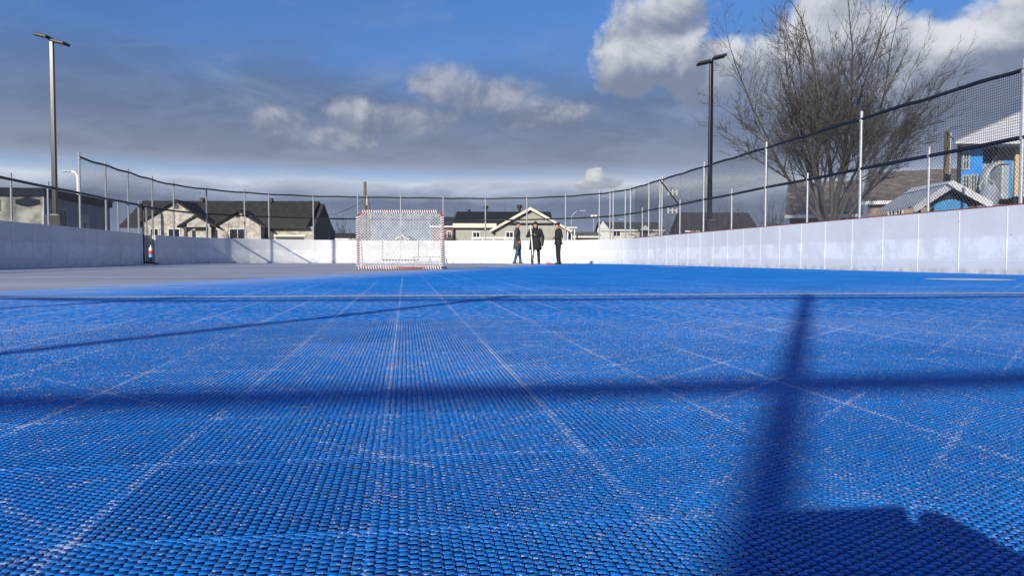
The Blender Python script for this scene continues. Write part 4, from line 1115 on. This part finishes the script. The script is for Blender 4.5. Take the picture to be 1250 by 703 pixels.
# telecom mast
b = G(819, 210, -.12); t = thing('telecom_mast', 'lattice telecom mast with antennas beyond the bare trees', 'mast', b)
zt = P(819, 228, 210).z; mb = MB()
for sx, sy in ((-1,-1),(1,-1),(0,1)):
    mb.tube([(b.x+sx*.7, b.y+sy*.7, b.z), (b.x+sx*.35, b.y+sy*.35, zt)], .09, 4)
for k in range(26):
    f = k/26; z_ = b.z+(zt-b.z)*f; z2 = b.z+(zt-b.z)*(f+1/26); q_ = .7-.35*f; s = 1 if k % 2 else -1
    mb.wire((b.x-q_*s, b.y-q_, z_), (b.x+q_*s, b.y-q_, z2), .09)
mb.build('lattice', 'galv', t); mb = MB()
for z_ in (zt-1.5, zt-6.5):
    for s in (-1.2, 0, 1.2): mb.box(b.x+s-.18, b.x+s+.18, b.y-.9, b.y-.6, z_-.9, z_+.6)
    mb.box(b.x-1.4, b.x+1.4, b.y-.6, b.y-.5, z_-.1, z_+.1)
mb.build('antennas', 'white_paint', t)

# ------------------------------------------------------------------ playground
D = 20.0
def PL(px, py, dd=D): return P(px, py, dd)
b = G(1205, D, -.12); pt = thing('playground_tower', 'blue playground tower with grey canopy and tube slide behind the right fence', 'playground', b)
ex = rt; ey = Vector((-rt.y, rt.x, 0)); EZ = Vector((0, 0, 1))
def panel(px0, px1, py0, py1, d_, mt, name, parent=pt, th_=.02):
    a_, b_ = P(px0, py0, d_), P(px1, py1, d_); cx_ = (a_+b_)/2; w_ = (b_-a_).dot(ex)/2; h_ = abs(a_.z-b_.z)/2
    return MB().obox(cx_, (abs(w_), th_, h_), (ex, ey, EZ)).build(name, mt, parent, bevel=.008)
fp = panel(1170, 1198, 172, 238, 20, 'play_blue', 'wall_panel', th_=.03)
def framed(px0, px1, py0, py1, d_, par, nx_=2, ny_=2):
    a_, b_ = P(px0, py0, d_), P(px1, py1, d_); mb = MB(); c_ = (a_+b_)/2; w_ = (b_-a_).dot(ex)/2; h_ = abs(a_.z-b_.z)/2; o_ = -ey*.05
    for s in (-1, 1):
        mb.obox(c_+ex*s*w_+o_, (.02, .02, h_+.02), (ex, ey, EZ)); mb.obox(c_+EZ*s*h_+o_, (w_, .018, .02), (ex, ey, EZ))
    for i in range(1, nx_): mb.obox(c_+ex*(2*w_*i/nx_-w_)+o_, (.013, .016, h_), (ex, ey, EZ))
    for i in range(1, ny_): mb.obox(c_+EZ*(2*h_*i/ny_-h_)+o_, (w_, .014, .013), (ex, ey, EZ))
    wo = mb.build('window', 'grey_plastic', par)
    MB().obox(c_-ey*.036, (w_, .003, h_), (ex, ey, EZ)).build('pane', 'dark_trim', wo)
framed(1174.5, 1181, 185, 207, 20, fp, 2, 2); framed(1174, 1181, 215, 233, 20, fp, 2, 1); framed(1184, 1190.5, 214, 235, 20, fp, 2, 1)
for px_, d_, top_ in ((1168, 19.95, 174), (1212, 19.95, 167), (1237, 19.95, 162), (1190, 22.2, 176), (1258, 22.2, 168), (1262, 19.95, 160)):
    a_ = G(px_, d_, -.12); z_ = P(px_, top_, d_).z
    MB().box(a_.x-.036, a_.x+.036, a_.y-.036, a_.y+.036, -.12, z_).build('post', 'play_post', pt, bevel=.01)
panel(1199, 1210.5, 170, 200, 20.3, 'dark_trim', 'dark_panel')
panel(1224, 1233.5, 196, 242, 20.0, 'play_blue', 'side_panel', th_=.03)
panel(1240, 1262, 164, 240, 19.9, 'beige_panel', 'beige_panel', th_=.03)
panel(1168, 1262, 244, 247, 21.0, 'play_post', 'deck', th_=.9)
# canopy: four sided hip
A_ = [P(1166, 174, 19.3), P(1278, 158, 19.3), P(1284, 162, 22.6), P(1186, 175, 22.6)]; zc = A_[0].z
A_ = [Vector((q_.x, q_.y, zc+(.02))) for q_ in A_]; ap = sum(A_, Vector())/4+Vector((0,0,1.55)); rg = P(1246, 137, 20.9); ap = Vector((rg.x, rg.y, rg.z))
mb = MB(); lo = [q_-EZ*.05 for q_ in A_]
mb.add(A_+[ap]+lo, [(0,1,4),(1,2,4),(2,3,4),(3,0,4),(5,6,1,0),(6,7,2,1),(7,8,3,2),(8,5,0,3),(8,7,6,5)]); mb.build('canopy', 'canopy', pt)
mb = MB()
for q_ in A_: mb.tube([q_+EZ*.02, ap+EZ*.02], .022, 6)
mb.build('canopy_seams', 'grey_plastic', pt)
# curved tube slide mouth
def slide():
    mb = MB(); c_ = P(1197.5, 221, 19.6); r1 = .58
    # half tube bending: sweep of C section
    rings_o = []
    cc = P(1222, 212, 19.7)
    pts = []
    for k in range(13):
        a_ = R(70+k*15); pts.append(P(1220, 222, 19.6)+ex*(.42*math.cos(a_))+EZ*(.47*math.sin(a_)))
    n_ = 12; k0 = None; outer = []; 
    for i, p_ in enumerate(pts):
        t_ = (pts[min(i+1, 12)]-pts[max(i-1, 0)]).normalized(); nr = t_.cross(ey).normalized()
        ring = []
        for j in range(n_):
            an = 2*math.pi*j/n_; ring.append(p_+nr*.065*math.cos(an)*(1-.2*abs(i-6)/6)+ey*.17*math.sin(an))
        outer.append(ring)
    mb.loft(outer); mb.build('slide_hood', 'grey_plastic', pt, smooth=True)
    mb = MB(); a_ = P(1219, 205, 19.9); b_ = P(1221, 243, 19.2)
    mb.obox((a_+b_)/2, (.1, .25, (a_.z-b_.z)/2), (ex, ey, EZ)); mb.build('slide_wall', 'grey_plastic', pt, bevel=.03)
    s0, s1 = P(1208, 238, 19.5), P(1203, 262, 18.9)
    mb = MB(); L_ = s1-s0; n1 = L_.normalized(); sd_ = EZ.cross(n1).normalized(); u_ = n1.cross(sd_)*-1
    secs = []
    for f_ in (0, .33, .66, 1):
        p_ = s0.lerp(s1, f_); secs.append([p_+sd_*.2*math.cos(R(180+180*k/8))+u_*-.28*math.sin(R(180+180*k/8))*-1 for k in range(9)]+[p_+sd_*.23*math.cos(R(360-180*k/8))-u_*.32*-math.sin(R(360-180*k/8))*1 for k in range(9)])
    mb.loft(secs); mb.build('slide_chute', 'grey_plastic', pt, smooth=False)
slide()
# steering wheel style ring seen in the opening
c_ = P(1205, 228, 19.55); mb = MB(); mb.tube([c_+ex*.19*math.cos(k*math.pi/8)+EZ*.19*math.sin(k*math.pi/8) for k in range(17)], .028, 6); mb.build('ring', 'grey_plastic', pt)

# low playhouse with white hip roof
D = 17.2; b = G(1158, D, -.12); lt = thing('playhouse', 'low playhouse with pale pitched roof in front of the blue tower', 'playhouse', b)
mb = MB(); l_, r_, ap_ = P(1112, 252, D), P(1208, 247, D), P(1159.5, 221, D)
def sl(p_, dy): return p_+ey*dy
for (q0, q1) in ((l_, ap_), (ap_, r_)):
    vs = [sl(q0, -.1), sl(q1, -.1), sl(q1, 1.6), sl(q0, 1.6)]; mb.add(vs+[v_-EZ*.05 for v_ in vs], [(0,1,2,3),(7,6,5,4),(4,5,1,0),(5,6,2,1),(6,7,3,2),(7,4,0,3)])
mb.build('roof', 'canopy', lt)
mb = MB()
for (q0, q1) in ((l_, ap_), (ap_, r_)):
    vs = [sl(q0, -.13), sl(q1, -.13)]; mb.add([vs[0], vs[1], vs[1]-EZ*.17, vs[0]-EZ*.17, vs[0]+ey*.025, vs[1]+ey*.025, vs[1]+ey*.025-EZ*.17, vs[0]+ey*.025-EZ*.17], [(0,3,2,1),(4,5,6,7),(0,1,5,4),(3,7,6,2),(0,4,7,3),(1,2,6,5)])
mb.build('roof_edge', 'canopy', lt)
mb = MB(); arc_ = []
x0_, x1_ = P(1141, 250, D-.02), P(1181, 250, D-.02); W_ = (x1_-x0_).length
for k in range(13): f_ = k/12; arc_.append(x0_.lerp(x1_, f_)+EZ*(.12*math.sin(math.pi*f_)-.0))
base = [q_-EZ*.6 for q_ in arc_]
n_ = 13; mb.add(arc_+base+[q_+ey*.03 for q_ in arc_]+[q_+ey*.03 for q_ in base], [(i, i+n_, i+1+n_, i+1) for i in range(12)]+[(i+2*n_, i+1+2*n_, i+1+3*n_, i+3*n_) for i in range(12)]+[(i, i+1, i+1+2*n_, i+2*n_) for i in range(12)])
mb.build('arched_panel', 'light_blue', lt)
gp = MB(); gp.add([sl(ap_-EZ*.12, .15), sl(l_.lerp(ap_, .12)-EZ*.1, .15), sl(r_.lerp(ap_, .12)-EZ*.1, .15), sl(ap_-EZ*.12, .18), sl(l_.lerp(ap_, .12)-EZ*.1, .18), sl(r_.lerp(ap_, .12)-EZ*.1, .18)], [(0,1,2),(5,4,3),(0,3,4,1),(1,4,5,2),(2,5,3,0)]); gp.build('gable_panel', 'play_post', lt)
for px_ in (1119, 1138, 1184, 1199):
    a_ = G(px_, D+.2, -.12); MB().box(a_.x-.045, a_.x+.045, a_.y-.045, a_.y+.045, -.12, P(px_, 250, D).z-.05).build('post', 'play_post', lt)

# wooden post with steel conduit behind the fence
b = G(1152.5, 22, -.12); t = thing('wooden_post', 'weathered wooden post with a steel conduit and cable, left of the blue tower', 'post', b)
MB().box(b.x-.055, b.x+.055, b.y-.055, b.y+.055, -.12, P(1152, 160, 22).z).build('timber', 'wood_pole', t, bevel=.01)
c_ = b+rt*.085; MB().tube([(c_.x, c_.y, -.12), (c_.x+.02, c_.y, P(1152, 162, 22).z)], .03, 8).build('conduit', 'galv', t)
q0 = P(1156, 161, 22); MB().tube([q0, P(1161, 168, 21.5), P(1166, 173, 20.3), P(1170, 174, 20)], .014, 5).build('cable', 'dark_trim', t)

# ------------------------------------------------------------------ trees
class Tree:
    def __init__(s, seed): s.rng = random.Random(seed); s.trunk = MB(); s.crown = MB()
    def grow(s, p, d, L_, r_, lvl, maxl, upb, spread):
        rng = s.rng; n_ = 7 if lvl < 2 else (5 if lvl < 4 else 3)
        seg = 5 if lvl < 2 else (4 if lvl < 4 else 3)
        pts = [p]; rad = [r_]; cur = Vector(p); dd = Vector(d)
        end = r_*(.55 if lvl < maxl else .35)
        for i in range(seg):
            w = .12 if lvl < 3 else .17
            dd = (dd+Vector((rng.uniform(-w, w), rng.uniform(-w, w), rng.uniform(-w*.5, w*.5)))+Vector((0, 0, upb))).normalized()
            cur = cur+dd*(L_/seg); pts.append(cur.copy()); rad.append(r_+(end-r_)*(i+1)/seg)
        (s.trunk if lvl < 2 else s.crown).tube(pts, rad, n_, False)
        if lvl >= maxl: return
        # side shoots along the limb
        k = {0: 0, 1: 6, 2: 5, 3: 4, 4: 3, 5: 3}.get(lvl, 2)
        for i in range(k):
            f = rng.uniform(.38 if lvl == 1 else .2, .97) if lvl > 0 else 1; j = min(seg-1, int(f*seg)); q = pts[j].lerp(pts[j+1], f*seg-j)
            base_d = (pts[j+1]-pts[j]).normalized(); ax = base_d.orthogonal().normalized(); ax = Matrix.Rotation(rng.uniform(0, 2*math.pi), 3, base_d) @ ax
            nd = (base_d*math.cos(spread)+ax*math.sin(spread)*rng.uniform(.7, 1.2)).normalized()
            if nd.z < -.05: nd.z *= .2; nd.normalize()
            s.grow(q, nd, L_*rng.uniform(.42, .68)*(1-.25*f), max(.0055, rad[j]*rng.uniform(.38, .55)), lvl+1, maxl, upb, spread)
        # leader continues
        s.grow(cur, dd, L_*rng.uniform(.55, .7), rad[-1]*.9, lvl+1, maxl, upb, spread)
def big_tree():
    d_ = 30.0; b = G(1012, d_, -.12); T = Tree(21); rng = T.rng
    t = thing('bare_tree', 'large leafless tree with many upright stems behind the right fence', 'tree', b)
    T.trunk.tube([b, b+Vector((.02, 0, .5)), b+Vector((.0, .02, 1.3)), b+Vector((.03, 0, 1.9))], [.40, .28, .24, .2], 12, False)
    leans = [.06, .48, .28, .74, .16, .60, .38, .86, .24, .68, .52]
    for i, lean in enumerate(leans):
        an = i*2.4+rng.uniform(-.25, .25)
        z0 = rng.uniform(.8, 1.8); p0 = b+Vector((math.cos(an)*.12, math.sin(an)*.12, z0))
        dd = Vector((math.cos(an)*math.sin(lean), math.sin(an)*math.sin(lean), math.cos(lean)))
        T.grow(p0, dd, rng.uniform(4.1, 4.8)*(1.05-.22*lean), .098*rng.uniform(.8, 1.15)*(1.1-.35*lean), 1, 6, .045, .58)
    T.trunk.build('trunk', 'bark', t, smooth=True); T.crown.build('crown', 'twig', t)
    print('tree faces', len(T.crown.f), len(T.trunk.f))
big_tree()
def little_tree_mesh(seed, h=5.0):
    T = Tree(seed); rng = T.rng; T.trunk.tube([(0,0,0), (.02,0,h*.2), (0,.03,h*.35)], [.12, .09, .08], 8, False)
    for i in range(6):
        an = i*1.05+rng.uniform(-.3, .3); le = rng.uniform(.15, .7)
        T.grow(Vector((0, 0, h*rng.uniform(.15, .35))), Vector((math.cos(an)*math.sin(le), math.sin(an)*math.sin(le), math.cos(le))), h*.34, .05, 2, 5, .05, .5)
    return T
protos = []
for sd_ in (3, 8):
    T = little_tree_mesh(sd_); t = thing('bare_tree', 'x', 'tree', (0, 0, 0)); T.trunk.build('trunk', 'bark', t, local=True); T.crown.build('crown', 'twig', t, local=True); protos.append([t, False])
spots = [(786, 112, 4.0, 'bare tree right behind the porch of the cream house'), (806, 100, 5.5, 'first bare tree left of the telecom mast'), (815, 96, 4.6, 'low bare tree directly in front of the telecom mast'), (824, 104, 6.0, 'bare tree between the telecom mast and the pale shed'),
         (833, 98, 5.2, 'bare tree beside the small pale shed'), (846, 70, 4.6, 'bare tree in front of the left part of the large dark roof'), (878, 58, 5.4, 'bare tree just right of the right light pole'), (900, 60, 4.8, 'bare tree in front of the right part of the large dark roof'),
         (946, 46, 4.6, 'small bare tree left of the brown roofed garage'), (560, 120, 8.5, 'thin bare tree rising behind the roofs right of the goal'), (625, 118, 9.0, 'bare tree top showing behind the sage bungalow roof'), (418, 100, 6.0, 'bare tree between the stone bungalow and the goal'),
         (284, 62, 3.8, 'slender young bare tree before the porch of the stone bungalow'), (430, 92, 4.4, 'low bare tree at the left edge of the goal'), (718, 112, 4.4, 'bare tree behind the low brown shed')]
for i, (px_, d_, h_, lb) in enumerate(spots):
    pr_ = protos[i % 2]; o = pr_[0] if not pr_[1] else copy_tree(pr_[0]); pr_[1] = True
    o.location = G(px_, d_, -.12); o.rotation_euler.z = i*1.7; s_ = h_/5.0; o.scale = (s_, s_, s_); o['label'] = lb; o['group'] = 'small bare trees among the far houses'
# evergreen shrub right of goal
def shrub(label, px_, d_, w_, h_):
    b = G(px_, d_, -.12); rng = random.Random(int(px_)); t = thing('shrub', label, 'shrub', b); mb = MB()
    for i in range(1400):
        an = rng.uniform(0, 6.28); u_ = rng.uniform(0, 1)**.5; z_ = rng.uniform(.05, 1); rr = w_*u_*math.sqrt(max(.05, 1-(z_-.35)**2*1.7))
        p_ = b+Vector((math.cos(an)*rr, math.sin(an)*rr, z_*h_)); q_ = .1; a_ = Vector((rng.uniform(-1, 1), rng.uniform(-1, 1), rng.uniform(-1, 1))).normalized(); c_ = a_.orthogonal()
        mb.add([p_, p_+a_*q_, p_+a_*q_*.6+c_*q_*.6], [(0, 1, 2)])
    mb.build('foliage', mat('dark_foliage', (.03, .04, .022), .9, 0, .5, 3), t)
    MB().tube([b, b+Vector((0,0,h_*.5))], .06, 6).build('stem', 'bark', t)
shrub('dark rounded shrub between the goal and the sage bungalow', 548, 70, 1.0, 2.5)

# ------------------------------------------------------------------ render settings
scene.view_settings.view_transform = 'Standard'; scene.view_settings.look = 'None'; scene.view_settings.exposure = 0
scene.render.engine = 'CYCLES'
scene.cycles.max_bounces = 4; scene.cycles.transparent_max_bounces = 8
